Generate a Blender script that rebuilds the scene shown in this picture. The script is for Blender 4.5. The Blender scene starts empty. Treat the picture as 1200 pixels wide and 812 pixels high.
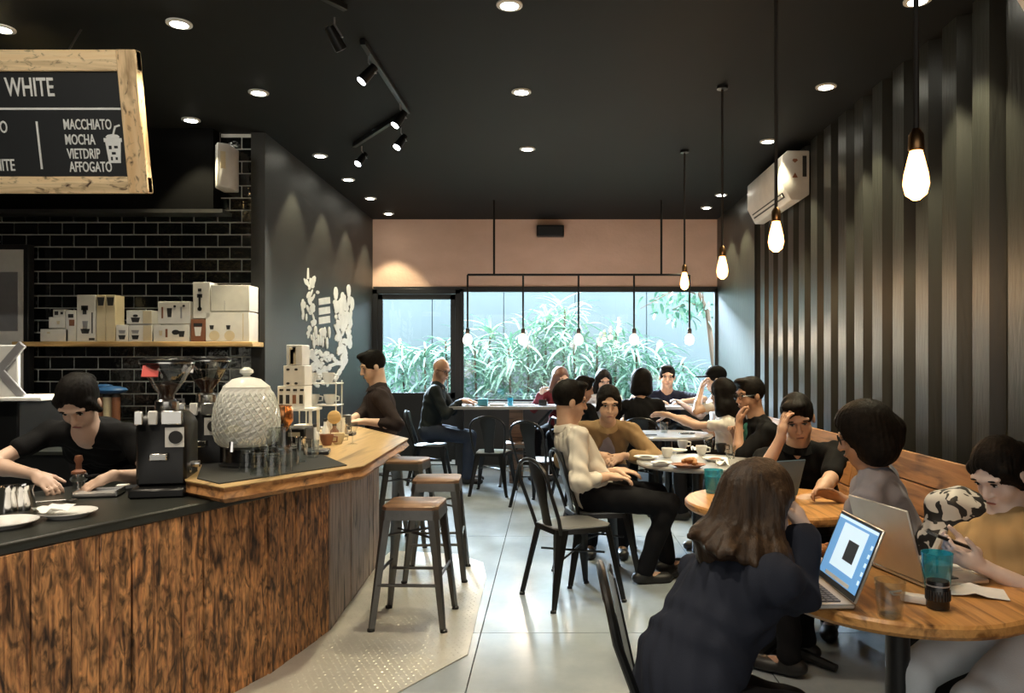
import bpy, bmesh, math, random
import numpy as np
from mathutils import Vector, Matrix, Euler

SC = bpy.context.scene
COL = SC.collection
random.seed(7)
PI = math.pi
R = math.radians

# ------------------------------------------------------------------ camera, sky, light, exposure
EYE = 1.40                      # eye height; the lens looks level along +Y
FPX, VX, VY = 900.0, 645.0, 425.0   # focal length and vanishing point in 1200x812 pixels
cam_d = bpy.data.cameras.new('camera'); cam = bpy.data.objects.new('camera', cam_d); COL.objects.link(cam)
cam.location = (0, 0, EYE); cam.rotation_euler = (PI/2, 0, 0)
cam_d.sensor_width = 36; cam_d.lens = 36*FPX/1200
cam_d.shift_x = -(VX-600)/1200; cam_d.shift_y = (VY-406)/1200
cam_d.clip_start = .05
SC.camera = cam
SC.view_settings.view_transform = 'Standard'; SC.view_settings.look = 'None'
SC.view_settings.gamma = 1; SC.view_settings.use_curve_mapping = False
SC.view_settings.exposure = 1.15
SC.cycles.max_bounces = 7; SC.cycles.diffuse_bounces = 4; SC.cycles.glossy_bounces = 4
SC.cycles.transparent_max_bounces = 12; SC.cycles.transmission_bounces = 6
SC.cycles.caustics_reflective = False; SC.cycles.caustics_refractive = False
SC.cycles.sample_clamp_indirect = 6; SC.cycles.use_denoising = True

w = bpy.data.worlds.new('sky'); SC.world = w; w.use_nodes = True
bg = w.node_tree.nodes['Background']
bg.inputs[0].default_value = (.72, .88, 1.0, 1); bg.inputs[1].default_value = 4.4

def light(name, kind, loc, energy, color, rot=(0, 0, 0), **kw):
    d = bpy.data.lights.new(name, kind); d.energy = energy; d.color = color
    for k, v in kw.items(): setattr(d, k, v)
    o = bpy.data.objects.new(name, d); COL.objects.link(o); o.location = loc; o.rotation_euler = rot
    return o
# bright overcast sky behind the garden wall, low and broad
light('sun', 'SUN', (0, 14, 6), 30.0, (.66, .83, 1.0), (R(-66), 0, R(22)), angle=R(16))
# added soft fill from behind the camera; the front wall there is closed
light('front_fill', 'AREA', (.0, -1.3, 1.7), 18, (1.0, .93, .82), (R(90), 0, 0), shape='RECTANGLE', size=4.5, size_y=2.2)

# ------------------------------------------------------------------ placing helpers
def at(px, py, Y):
    return Vector(((px-VX)*Y/FPX, Y, EYE-(py-VY)*Y/FPX))
def on(px, py, z):
    Y = FPX*(EYE-z)/(py-VY)
    return Vector(((px-VX)*Y/FPX, Y, z))

# ------------------------------------------------------------------ materials
def nn(nt, t, **kw):
    n = nt.nodes.new(t)
    for k, v in kw.items(): setattr(n, k, v)
    return n
def ramp(nt, stops):
    r = nn(nt, 'ShaderNodeValToRGB')
    e = r.color_ramp.elements
    while len(e) < len(stops): e.new(.5)
    for i, (p, c) in enumerate(stops):
        e[i].position = p; e[i].color = (*c, 1) if len(c) == 3 else c
    return r
def base(name):
    m = bpy.data.materials.new(name); m.use_nodes = True
    return m, m.node_tree, m.node_tree.nodes['Principled BSDF']
def coords(nt, scale, src='Object'):
    if src == 'World': s = nn(nt, 'ShaderNodeNewGeometry').outputs['Position']
    else: s = nn(nt, 'ShaderNodeTexCoord').outputs[src]
    mp = nn(nt, 'ShaderNodeMapping'); mp.inputs['Scale'].default_value = scale
    nt.links.new(s, mp.inputs[0]); return mp.outputs[0]
def mat(name, col, rough=.5, metal=0, spec=.5, var=None, bump=None, coat=0, src='Object', sheen=0):
    """plain surface; var=(scale, second colour, contrast) mottles it, bump=(scale, strength) gives fine relief"""
    m, nt, b = base(name)
    b.inputs['Base Color'].default_value = (*col, 1); b.inputs['Roughness'].default_value = rough
    b.inputs['Metallic'].default_value = metal; b.inputs['Specular IOR Level'].default_value = spec
    b.inputs['Coat Weight'].default_value = coat; b.inputs['Coat Roughness'].default_value = .1
    b.inputs['Sheen Weight'].default_value = sheen
    if var is None: var = (9, tuple(c*.82 for c in col), .25)
    n = nn(nt, 'ShaderNodeTexNoise'); n.inputs['Detail'].default_value = 5
    sc = var[0] if isinstance(var[0], tuple) else (var[0],)*3
    nt.links.new(coords(nt, sc, src), n.inputs[0]); n.inputs['Scale'].default_value = 1
    r = ramp(nt, [(.5-var[2], col), (.5+var[2], var[1])])
    nt.links.new(n.outputs[0], r.inputs[0]); nt.links.new(r.outputs[0], b.inputs['Base Color'])
    if bump:
        n2 = nn(nt, 'ShaderNodeTexNoise'); n2.inputs['Scale'].default_value = 1; n2.inputs['Detail'].default_value = 3
        s2 = bump[0] if isinstance(bump[0], tuple) else (bump[0],)*3
        nt.links.new(coords(nt, s2, src), n2.inputs[0])
        bp = nn(nt, 'ShaderNodeBump'); bp.inputs['Strength'].default_value = bump[1]; bp.inputs['Distance'].default_value = .01
        nt.links.new(n2.outputs[0], bp.inputs['Height']); nt.links.new(bp.outputs[0], b.inputs['Normal'])
    return m
def wood(name, light_c, mid_c, dark_c, along='z', rough=.5, burn=.5, grain=1.0, src='World', burn_scale=1.0, bump=.35, soft=.16, mottle=0):
    """figured timber: grain stretched along one axis, scorched patches and knots"""
    m, nt, b = base(name); L = nt.links
    g = {'x': (1.6, 26, 26), 'y': (26, 1.6, 26), 'z': (26, 26, 1.6)}[along]
    g = tuple(v*grain for v in g)
    f = {'x': (.9, 5, 5), 'y': (5, .9, 5), 'z': (5, 5, .9)}[along]
    f = tuple(v*k for v, k in zip(f, burn_scale if isinstance(burn_scale, tuple) else (burn_scale,)*3))
    n1 = nn(nt, 'ShaderNodeTexNoise'); n1.inputs['Scale'].default_value = 1; n1.inputs['Detail'].default_value = 6; n1.inputs['Distortion'].default_value = .6
    L.new(coords(nt, g, src), n1.inputs[0])
    r1 = ramp(nt, [(.3, mid_c), (.5, light_c), (.68, tuple(c*.55 for c in mid_c))]); L.new(n1.outputs[0], r1.inputs[0])
    n2 = nn(nt, 'ShaderNodeTexNoise'); n2.inputs['Scale'].default_value = 1.7; n2.inputs['Detail'].default_value = 5; n2.inputs['Distortion'].default_value = 1.0
    L.new(coords(nt, f, src), n2.inputs[0])
    r2 = ramp(nt, [(burn-.02, (0, 0, 0)), (burn+soft, (1, 1, 1))]); L.new(n2.outputs[0], r2.inputs[0])
    mx = nn(nt, 'ShaderNodeMix', data_type='RGBA'); L.new(r2.outputs[0], mx.inputs[0]); L.new(r1.outputs[0], mx.inputs[6])
    mx.inputs[7].default_value = (*dark_c, 1)
    col_out = mx.outputs[2]
    if mottle:                                   # fine blotches and brushed-out streaks
        n3 = nn(nt, 'ShaderNodeTexNoise'); n3.inputs['Scale'].default_value = 1; n3.inputs['Detail'].default_value = 4; n3.inputs['Distortion'].default_value = 1.5
        L.new(coords(nt, (34, 34, 13), src), n3.inputs[0])
        r3 = ramp(nt, [(.34, (mottle,)*3), (.52, (1, 1, 1)), (.70, (1.55, 1.45, 1.3))]); L.new(n3.outputs[0], r3.inputs[0])
        m3 = nn(nt, 'ShaderNodeMix', data_type='RGBA', blend_type='MULTIPLY'); m3.inputs[0].default_value = 1
        L.new(col_out, m3.inputs[6]); L.new(r3.outputs[0], m3.inputs[7]); col_out = m3.outputs[2]
    L.new(col_out, b.inputs['Base Color']); b.inputs['Roughness'].default_value = rough
    bp = nn(nt, 'ShaderNodeBump'); bp.inputs['Strength'].default_value = bump; bp.inputs['Distance'].default_value = .006
    L.new(n1.outputs[0], bp.inputs['Height']); L.new(bp.outputs[0], b.inputs['Normal'])
    return m
def emit(name, col, s):
    m, nt, b = base(name); b.inputs['Base Color'].default_value = (*col, 1)
    b.inputs['Emission Color'].default_value = (*col, 1); b.inputs['Emission Strength'].default_value = s
    return m
def glass(name, tint=(1, 1, 1), amount=.1, rough=.02, body=None):
    """thin glass: mostly see-through, part mirror, part tinted body"""
    m = bpy.data.materials.new(name); m.use_nodes = True; nt = m.node_tree; L = nt.links
    nt.nodes.remove(nt.nodes['Principled BSDF']); out = nt.nodes['Material Output']
    t = nn(nt, 'ShaderNodeBsdfTransparent'); t.inputs[0].default_value = (*tint, 1)
    gl = nn(nt, 'ShaderNodeBsdfGlossy'); gl.inputs['Roughness'].default_value = rough
    lw = nn(nt, 'ShaderNodeLayerWeight'); lw.inputs[0].default_value = .25
    ad = nn(nt, 'ShaderNodeMath', operation='MULTIPLY_ADD'); L.new(lw.outputs[1], ad.inputs[0]); ad.inputs[1].default_value = .45; ad.inputs[2].default_value = amount; ad.use_clamp = True
    mx = nn(nt, 'ShaderNodeMixShader'); L.new(ad.outputs[0], mx.inputs[0]); L.new(t.outputs[0], mx.inputs[1]); L.new(gl.outputs[0], mx.inputs[2])
    last = mx
    if body:
        d = nn(nt, 'ShaderNodeBsdfDiffuse'); d.inputs[0].default_value = (*body[0], 1)
        m2 = nn(nt, 'ShaderNodeMixShader'); m2.inputs[0].default_value = body[1]
        L.new(mx.outputs[0], m2.inputs[1]); L.new(d.outputs[0], m2.inputs[2]); last = m2
    L.new(last.outputs[0], out.inputs[0])
    return m

M = {}
M['ceiling'] = mat('ceiling_paint', (.0048, .0056, .0054), .7, spec=.2, var=(2, (.0062, .0072, .0070), .3))
M['wall_dark'] = mat('wall_paint_dark', (.018, .0185, .0165), .5, var=(3, (.013, .0135, .0125), .3), bump=(60, .15), src='World')
M['wall_black'] = mat('wall_paint_black', (.005, .005, .005), .9, spec=.03)
M['container'] = mat('container_paint', (.026, .027, .022), .38, var=((6, 6, 1.2), (.013, .014, .012), .3), bump=((40, 40, 6), .2), src='World')
M['plaster_pink'] = mat('raw_plaster', (.76, .52, .40), .85, var=((2.2, 2.2, 4), (.64, .42, .31), .3), bump=(22, .5), src='World')
M['frame_black'] = mat('frame_black', (.012, .013, .014), .4)
M['sill'] = mat('pale_sill', (.62, .66, .66), .6)
M['grout'] = mat('grout', (.88, .88, .82), .8, src='World')
M['tile'] = mat('black_tile', (.006, .007, .007), .05, spec=.6, bump=(22, .3), src='World')
M['steel'] = mat('gun_metal', (.15, .15, .148), .36, .8, bump=(50, .08))
M['steel_black'] = mat('black_metal', (.009, .0095, .010), .35, .3)
M['steel_bright'] = mat('stainless', (.62, .62, .60), .22, 1)
M['chrome'] = mat('chrome', (.8, .8, .8), .1, 1)
M['seat_wood'] = wood('stool_wood', (.26, .15, .09), (.15, .085, .05), (.05, .03, .02), 'x', .4, .56, src='Object')
M['seat_grey'] = mat('seat_grey', (.24, .24, .24), .35, .4)
M['table_wood'] = wood('table_wood', (.60, .31, .10), (.40, .17, .045), (.06, .022, .008), 'y', .36, .56, 1.0, src='Object', burn_scale=1.5)
M['table_pale'] = mat('table_pale', (.38, .37, .36), .2)
M['bench_wood'] = wood('bench_wood', (.46, .235, .085), (.33, .15, .05), (.07, .03, .012), 'y', .5, .60, .8, burn_scale=1.3)
M['panel_wood'] = wood('scorched_plank', (.52, .26, .105), (.25, .10, .045), (.03, .014, .009), 'z', .6, .46, 2.2, burn_scale=(2.4, 2.4, 3.2), bump=.7, soft=.24, mottle=.22)
M['panel_grey'] = wood('weathered_plank', (.34, .25, .20), (.21, .14, .11), (.035, .025, .02), 'z', .55, .54, 1.5, burn_scale=2.2)
M['slab_wood'] = wood('bar_slab_wood', (.52, .36, .17), (.42, .27, .12), (.22, .12, .05), 'y', .32, .62, .8)
M['slab_edge'] = wood('bar_slab_edge', (.40, .19, .065), (.26, .11, .035), (.03, .014, .008), 'y', .55, .52, 1.0, burn_scale=2)
M['mat_black'] = mat('black_rubber', (.02, .021, .02), .6)
M['counter_black'] = mat('black_stone', (.022, .024, .02), .34, bump=(120, .05))
M['shelf_wood'] = wood('shelf_wood', (.72, .48, .20), (.62, .38, .14), (.4, .22, .08), 'x', .5, .66, .7)
M['board_frame'] = wood('board_frame_wood', (.92, .70, .42), (.84, .58, .30), (.06, .026, .012), 'x', .6, .58, .6, burn_scale=(9, 3.2, 3.2))
M['chalkboard'] = mat('chalkboard', (.012, .014, .016), .7)
M['chalk'] = mat('chalk', (.85, .86, .84), .9)
M['white_paint'] = mat('white_paint', (.82, .82, .79), .45)
M['white_plastic'] = mat('white_plastic', (.72, .70, .66), .35)
M['white_box'] = mat('white_carton', (.84, .82, .76), .6)
M['cream_box'] = mat('cream_carton', (.70, .60, .40), .6)
M['print_black'] = mat('print_black', (.02, .02, .02), .6)
M['print_red'] = mat('print_red', (.6, .04, .03), .5)
M['print_brown'] = mat('print_brown', (.25, .10, .05), .5)
M['porcelain'] = mat('porcelain', (.80, .80, .79), .2)
M['paper'] = mat('paper', (.85, .85, .83), .8)
M['copper'] = mat('copper', (.70, .32, .14), .25, 1)
M['grey_metal'] = mat('grey_metal', (.45, .45, .47), .4, .5)
M['alu'] = mat('aluminium', (.62, .60, .56), .38, .8)
M['key_black'] = mat('key_black', (.015, .015, .016), .5)
M['screen'] = emit('screen', (.10, .26, .50), .42)
M['screen_page'] = emit('screen_page', (.50, .64, .74), .42)
M['screen_dark'] = mat('screen_dark', (.02, .02, .03), .3)
M['blue_glass'] = glass('blue_glass', (.35, .78, .85), .12, body=((.05, .50, .62), .28))
M['water'] = mat('blue_water', (.03, .35, .48), .1)
M['clear_glass'] = glass('clear_glass', (.93, .95, .95), .04)
M['hopper_glass'] = glass('hopper_glass', (.45, .45, .45), .10)
M['pane'] = glass('window_pane', (.97, .985, .985), .03)
M['jar'] = mat('pressed_glass', (.70, .73, .68), .12, spec=.8)
M['lens'] = mat('lens_black', (.01, .01, .011), .25)
M['bread'] = mat('bread', (.42, .19, .06), .6, var=(30, (.22, .08, .02), .2), bump=(40, .6))
M['napkin'] = M['paper']
M['cable_white'] = mat('cable_white', (.8, .8, .8), .5)
M['bulb'] = emit('lit_bulb', (1.0, .46, .13), 4.2)
M['bulb_dim'] = emit('frosted_bulb', (1.0, .86, .72), 2.2)
M['filament_glass'] = glass('bulb_glass', (1, .9, .75), .08)
M['downlight'] = emit('downlight_lamp', (1.0, .97, .82), 16)
M['spotlamp'] = emit('track_lamp', (.9, .95, 1.0), 9)
M['pipe'] = mat('black_pipe', (.02, .018, .016), .4, .5)
M['cord'] = mat('cord', (.025, .02, .016), .6)
M['brass'] = mat('brass', (.30, .17, .08), .35, 1)
M['concrete'] = None
M['plate_metal'] = mat('tread_metal', (.70, .67, .59), .36, .3, var=((3, 3, 3), (.36, .35, .32), .3), src='World')
M['garden_wall'] = mat('garden_wall', (.15, .185, .195), .8, var=((1.2, 1, .5), (.125, .16, .175), .3), src='World')
M['earth'] = mat('earth', (.10, .09, .07), .9)
M['leaf'] = mat('strap_leaf', (.22, .42, .32), .35, var=(3, (.34, .56, .44), .3))
M['leaf_pale'] = mat('pale_leaf', (.50, .68, .48), .4, var=(3, (.66, .80, .64), .3))
M['leaf_dark'] = mat('dark_leaf', (.06, .17, .12), .4, var=(3, (.14, .30, .22), .3))
M['bark'] = mat('bark', (.14, .10, .07), .9)

def concrete():
    m, nt, b = base('polished_concrete'); L = nt.links
    n = nn(nt, 'ShaderNodeTexNoise'); n.inputs['Scale'].default_value = 1.1; n.inputs['Detail'].default_value = 8; n.inputs['Roughness'].default_value = .65
    L.new(coords(nt, (1, .8, 1), 'World'), n.inputs[0])
    r = ramp(nt, [(.25, (.19, .215, .24)), (.52, (.28, .315, .345)), (.8, (.40, .435, .46))]); L.new(n.outputs[0], r.inputs[0])
    L.new(r.outputs[0], b.inputs['Base Color'])
    n2 = nn(nt, 'ShaderNodeTexNoise'); n2.inputs['Scale'].default_value = 3; n2.inputs['Detail'].default_value = 6
    L.new(coords(nt, (1, 1, 1), 'World'), n2.inputs[0])
    r2 = ramp(nt, [(.25, (.13,)*3), (.8, (.28,)*3)]); L.new(n2.outputs[0], r2.inputs[0]); L.new(r2.outputs[0], b.inputs['Roughness'])
    bp = nn(nt, 'ShaderNodeBump'); bp.inputs['Strength'].default_value = .12; bp.inputs['Distance'].default_value = .01
    L.new(n2.outputs[0], bp.inputs['Height']); L.new(bp.outputs[0], b.inputs['Normal'])
    return m
M['concrete'] = concrete()

# ------------------------------------------------------------------ mesh helpers
class MB:
    def __init__(s): s.v = []; s.f = []
    def add(s, vs, fs):
        n = len(s.v); s.v += [Vector(p) for p in vs]; s.f += [tuple(n+i for i in f) for f in fs]; return s
    def box(s, c, d, rot=None):
        x, y, z = d[0]/2, d[1]/2, d[2]/2
        vs = [Vector(p) for p in ((-x,-y,-z),(x,-y,-z),(x,y,-z),(-x,y,-z),(-x,-y,z),(x,-y,z),(x,y,z),(-x,y,z))]
        if rot is not None: vs = [rot @ p for p in vs]
        c = Vector(c)
        return s.add([p+c for p in vs], [(0,3,2,1),(4,5,6,7),(0,1,5,4),(1,2,6,5),(2,3,7,6),(3,0,4,7)])
    def rings(s, rings, cap=True, closed=True):
        n = len(rings[0]); vs = [p for r in rings for p in r]; fs = []
        for i in range(len(rings)-1):
            for j in range(n if closed else n-1):
                a, b = i*n+j, i*n+(j+1) % n
                fs.append((a, b, b+n, a+n))
        if cap: fs += [tuple(range(n-1, -1, -1)), tuple(range((len(rings)-1)*n, len(rings)*n))]
        return s.add(vs, fs)
    def tube(s, pts, r, n=8, cap=True, flat=None):
        pts = [Vector(p) for p in pts]; rs = r if isinstance(r, (list, tuple)) else [r]*len(pts); out = []
        prev = None
        for i, p in enumerate(pts):
            t = (pts[min(i+1, len(pts)-1)]-pts[max(i-1, 0)]).normalized()
            if prev is None: u = t.orthogonal().normalized()
            else:
                u = prev-t*prev.dot(t); u = u.normalized() if u.length > 1e-5 else t.orthogonal().normalized()
            prev = u; q = t.cross(u)
            out.append([p+(u*math.cos(2*PI*k/n)+q*math.sin(2*PI*k/n))*rs[i] for k in range(n)])
        return s.rings(out, cap)
    def lathe(s, prof, n=24, c=(0, 0, 0), cap=True):
        c = Vector(c)
        return s.rings([[c+Vector((max(r, 1e-4)*math.cos(2*PI*k/n), max(r, 1e-4)*math.sin(2*PI*k/n), z)) for k in range(n)] for r, z in prof], cap)
    def prism(s, poly, z0, z1):
        n = len(poly); vs = [(x, y, z0) for x, y in poly]+[(x, y, z1) for x, y in poly]
        return s.add(vs, [tuple(range(n-1, -1, -1)), tuple(range(n, 2*n))]+[(i, (i+1) % n, n+(i+1) % n, n+i) for i in range(n)])
    def ell(s, c, r, n=12, m=8, rot=None):
        c = Vector(c); rg = []
        for i in range(m+1):
            a = -PI/2+PI*i/m; k = max(math.cos(a), .02)
            ring = [Vector((r[0]*k*math.cos(2*PI*j/n), r[1]*k*math.sin(2*PI*j/n), r[2]*math.sin(a))) for j in range(n)]
            rg.append([c+(rot @ p if rot is not None else p) for p in ring])
        return s.rings(rg)
    def xf(s, mtx):
        s.v = [mtx @ p for p in s.v]; return s
    def mesh(s, name, m, bevel=0, smooth=True, seg=1, ang=42):
        me = bpy.data.meshes.new(name); bm = bmesh.new()
        vs = [bm.verts.new(p) for p in s.v]
        for f in s.f:
            try: bm.faces.new([vs[i] for i in f])
            except ValueError: pass
        bmesh.ops.recalc_face_normals(bm, faces=bm.faces)
        if bevel:
            bm.normal_update()
            ed = [e for e in bm.edges if len(e.link_faces) == 2 and e.calc_face_angle(0) > R(30)]
            bmesh.ops.bevel(bm, geom=ed, offset=bevel, segments=seg, affect='EDGES', profile=.6)
        for f in bm.faces: f.smooth = smooth
        bm.normal_update()
        for e in bm.edges:
            if len(e.link_faces) == 2 and e.calc_face_angle(0) > R(ang): e.smooth = False
        bm.to_mesh(me); bm.free()
        if m is not None: me.materials.append(m)
        return me
    def build(s, name, m, parent=None, loc=None, **kw):
        return link(name, s.mesh(name, m, **kw), parent, loc)
def link(name, me, parent=None, loc=None):
    o = bpy.data.objects.new(name, me); COL.objects.link(o)
    if parent is not None: o.parent = parent
    if loc is not None: o.location = loc
    return o
def tag(o, label=None, cat=None, group=None, kind=None):
    if label: o['label'] = label
    if cat: o['category'] = cat
    if group: o['group'] = group
    if kind: o['kind'] = kind
    return o
def thing(name, label, cat, loc=(0, 0, 0), rz=0, group=None):
    o = bpy.data.objects.new(name, None); COL.objects.link(o); o.empty_display_size = .1
    o.location = loc; o.rotation_euler = (0, 0, rz)
    return tag(o, label, cat, group)
KIDS = {}
def kids(o): return [c for c in bpy.data.objects if c.parent == o]
def copy_tree(o, loc=None, rz=None, label=None, group=None, parent=None, tree=None):
    tree = tree if tree is not None else KIDS.setdefault(o.name, [(c, [(d, []) for d in kids(c)]) for c in kids(o)])
    c = o.copy(); COL.objects.link(c)
    if parent is not None: c.parent = parent
    if loc is not None: c.location = loc
    if rz is not None: c.rotation_euler = (0, 0, rz)
    if label: c['label'] = label
    if group: c['group'] = group
    for ch, sub in tree: copy_tree(ch, parent=c, tree=sub)
    return c
def struct(name, mb, m, parent=None, **kw):
    o = mb.build(name, m, parent, **kw)
    if parent is None: o['kind'] = 'structure'
    return o
def rotz(a): return Matrix.Rotation(a, 3, 'Z')
def lettering(txt, size, m, parent, loc, rot=(PI/2, 0, 0), align='LEFT', name='lettering', sx=.8, depth=.002):
    cu = bpy.data.curves.new(name, 'FONT'); cu.body = txt; cu.size = size; cu.align_x = align; cu.align_y = 'CENTER'
    cu.extrude = depth; cu.offset = size*.012; cu.resolution_u = 3
    t = bpy.data.objects.new(name, cu); COL.objects.link(t)
    me = bpy.data.meshes.new_from_object(t.evaluated_get(bpy.context.evaluated_depsgraph_get()))
    bpy.data.objects.remove(t); bpy.data.curves.remove(cu)
    me.materials.clear(); me.materials.append(m); me.name = name
    o = link(name, me, parent, loc); o.rotation_euler = rot; o.scale = (sx, 1, 1)
    return o

# ------------------------------------------------------------------ the room
CEIL, XL, XR, YB, YT = 3.36, -2.43, 2.30, 10.5, 6.57     # ceiling, left and right wall, back wall, tiled wall
WTOP, SILL = 2.41, .87
floor = struct('floor', MB().box((-1.5, 4.5, -.06), (8.4, 12.4, .08)), M['cord'])
fx = [-5.7, -3.9, -2.43, -.36, 1.0, 2.45]; fy = [-1.6, .4, 2.2, 3.98, 6.2, 8.4, 10.5]
for i in range(len(fx)-1):
    for j in range(len(fy)-1):
        MB().box(((fx[i]+fx[i+1])/2, (fy[j]+fy[j+1])/2, -.012), (fx[i+1]-fx[i]-.006, fy[j+1]-fy[j]-.006, .024)).build('slab', M['concrete'], floor)
struct('ceiling', MB().box((-1.5, 4.5, CEIL+.05), (8.4, 12.4, .1)), M['ceiling'])
struct('wall_front', MB().box((-1.5, -1.6, 1.7), (8.4, .15, 3.5)), M['wall_dark'])
struct('wall_far_left', MB().box((-5.6, 2.6, 1.7), (.15, 8.4, 3.5)), M['wall_dark'])
struct('wall_left', MB().box((XL-.06, (YT-.03+YB)/2, 1.7), (.12, YB-YT+.03, 3.4)), M['wall_dark'])
# right wall: corrugated container sheets, then a plain stretch by the window
wr = struct('wall_right', MB().box((XR+.12, 4.5, 1.7), (.08, 12.2, 3.5)), M['wall_black'])
prof = [(0, 0), (.16, 0), (.20, .065), (.285, .065), (.325, 0)]
y0 = -1.5
for s in range(8):
    pts = []
    n = 4 if s < 7 else 3
    for k in range(n):
        for (dy, dx) in prof[:-1]: pts.append((XR+dx, y0+k*.325+dy))
    pts.append((XR, y0+n*.325))
    v = [(x, y, z) for z in (0, CEIL) for x, y in pts]; q = len(pts)
    MB().add(v, [(i, i+1, q+i+1, q+i) for i in range(q-1)]).build('corrugated_sheet', M['container'], wr, smooth=False)
    y0 += n*.325
MB().box((XR+.01, (y0+YB)/2, 1.7), (.06, YB-y0, 3.4)).build('plain_panel', M['container'], wr)
# back wall
wb = struct('wall_back', MB().box((0, YB+.08, (WTOP+CEIL)/2+.02), (4.9, .16, CEIL-WTOP+.04)), M['plaster_pink'])
MB().box((.55, YB+.06, SILL/2), (3.5, .12, SILL)).build('sill_wall', M['wall_dark'], wb)
w1 = struct('window_1', MB().box((.53, YB+.02, WTOP-.02), (3.56, .07, .045)).box((.53, YB+.02, SILL+.015), (3.56, .09, .03)).box((-1.215, YB+.02, 1.64), (.06, .07, 1.54)).box((2.27, YB+.02, 1.64), (.05, .07, 1.54)), M['frame_black'], bevel=.004)
for a, b in ((-1.18, -.09), (-.08, 1.02), (1.03, 2.24)):
    MB().box(((a+b)/2, YB+.03, 1.64), (b-a, .008, 1.52)).build('pane', M['pane'], w1)
MB().box((.53, YB-.02, SILL-.02), (3.5, .16, .04)).build('window_ledge', M['sill'], w1, bevel=.005)
d1 = struct('door_1', MB().box((-1.83, YB+.02, WTOP-.035), (1.2, .09, .07)).box((-2.395, YB+.02, 1.2), (.07, .09, 2.4)).box((-1.265, YB+.02, 1.2), (.07, .09, 2.4)), M['frame_black'], bevel=.004)
MB().box((-1.83, YB+.02, 2.30), (1.06, .05, .07)).box((-2.33, YB+.02, 1.2), (.07, .05, 2.25)).box((-1.33, YB+.02, 1.2), (.07, .05, 2.25)).box((-1.83, YB+.02, .95), (1.06, .05, .08)).build('door_leaf', M['frame_black'], d1)
MB().box((-1.83, YB+.02, .5), (.96, .04, .9)).build('kick_panel', M['frame_black'], d1)
MB().box((-1.83, YB+.02, 1.63), (.94, .008, 1.3)).build('pane', M['pane'], d1)
MB().tube([(-1.40, YB-.06, 1.0), (-1.40, YB-.06, 1.35)], .012).build('door_handle', M['steel_bright'], d1)
struct('trim_1', MB().box((-.06, YB-.005, WTOP+.012), (4.72, .03, .03)), M['frame_black'])
struct('trim_2', MB().box((XR-.0, 9.55, 2.36), (.03, 1.9, .03)), M['frame_black'])
for nm, c, d in (('baseboard_left', (XL+.008, 8.5, .05), (.016, 3.9, .1)),):
    struct(nm, MB().box(c, d), M['frame_black'])
# tiled wall behind the bar
wt = struct('wall_tiled', MB().box((-3.985, YT+.065, 1.7), (2.86, .11, 3.4)), M['grout'])
TW, TH = .205, .1045
tile_me = MB().box((0, 0, 0), (TW-.011, .016, TH-.011)).mesh('tile', M['tile'], bevel=.003)
half_me = MB().box((0, 0, 0), (TW/2-.011, .016, TH-.011)).mesh('tile_half', M['tile'], bevel=.003)
rng = random.Random(3); nt_ = 0
for r_ in range(24):
    z = CEIL-.03-TH*(r_+.5)
    x = XL-.004; off = r_ % 2
    if off:
        o = link('tile', half_me, wt, (x-TW/4, YT-.001, z)); x -= TW/2
    while x > -4.86:
        px = VX+(x-TW/2)*FPX/YT; py = VY-(z-EYE)*FPX/YT
        if not (py < 232 and px < 246):
            o = link('tile', tile_me, wt, (x-TW/2, YT-.001+rng.uniform(-.001, .001), z))
            o.rotation_euler = (rng.gauss(0, .012), 0, rng.gauss(0, .018)); nt_ += 1
        x -= TW
struct('wall_bar_left', MB().box((-5.2, YT-.1, 1.7), (.7, .1, 3.4)), M['wall_dark'])
struct('trim_3', MB().box((-4.1, 6.50, (2.68+CEIL)/2), (2.56, .15, CEIL-2.68)), M['wall_black'])
struct('trim_4', MB().box((-4.05, 6.47, 2.66), (2.66, .2, .03)), M['steel'])

# ------------------------------------------------------------------ garden outside
struct('garden_ground', MB().box((0, 12.4, -.05), (12, 3.6, .1)), M['earth'])
gw = struct('garden_wall', MB().box((0, 14.07, 1.4), (12, .1, 2.8)), M['garden_wall'])
for k in range(9):
    MB().box((-5.4+1.3*k, 14.0, 1.38), (1.285, .05, 2.76)).build('panel', M['garden_wall'], gw, bevel=.005)
def leaf_mesh(name, m, n=6, droop=.9, wd=.075):
    mb = MB(); rings = []
    for i in range(n+1):
        t = i/n; a = droop*t*1.5
        x = (math.sin(a)/1.5/droop if droop else t); z = -(1-math.cos(a))/1.5/droop
        wdt = wd*(math.sin(PI*min(.97, .12+.86*t))**.7)
        rings.append([Vector((x, -wdt/2, z+.012*(1-t))), Vector((x, 0, z-.006)), Vector((x, wdt/2, z+.012*(1-t)))])
    mb.rings(rings, cap=False, closed=False)
    return mb.mesh(name, m, ang=80)
LEAF = [leaf_mesh('strap_leaf', M['leaf'], droop=d) for d in (.7, 1.1)]+[leaf_mesh('strap_leaf', M['leaf_pale'], droop=.8)]
def joined(me, mats_loc):
    v = []; f = []
    for mt in mats_loc:
        n = len(v); v += [mt @ p.co for p in me.vertices]; f += [[n+i for i in p.vertices] for p in me.polygons]
    out = bpy.data.meshes.new(me.name); out.from_pydata([tuple(p) for p in v], [], f)
    out.materials.append(me.materials[0]); out.polygons.foreach_set('use_smooth', [True]*len(out.polygons))
    return out
rg = random.Random(11)
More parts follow.
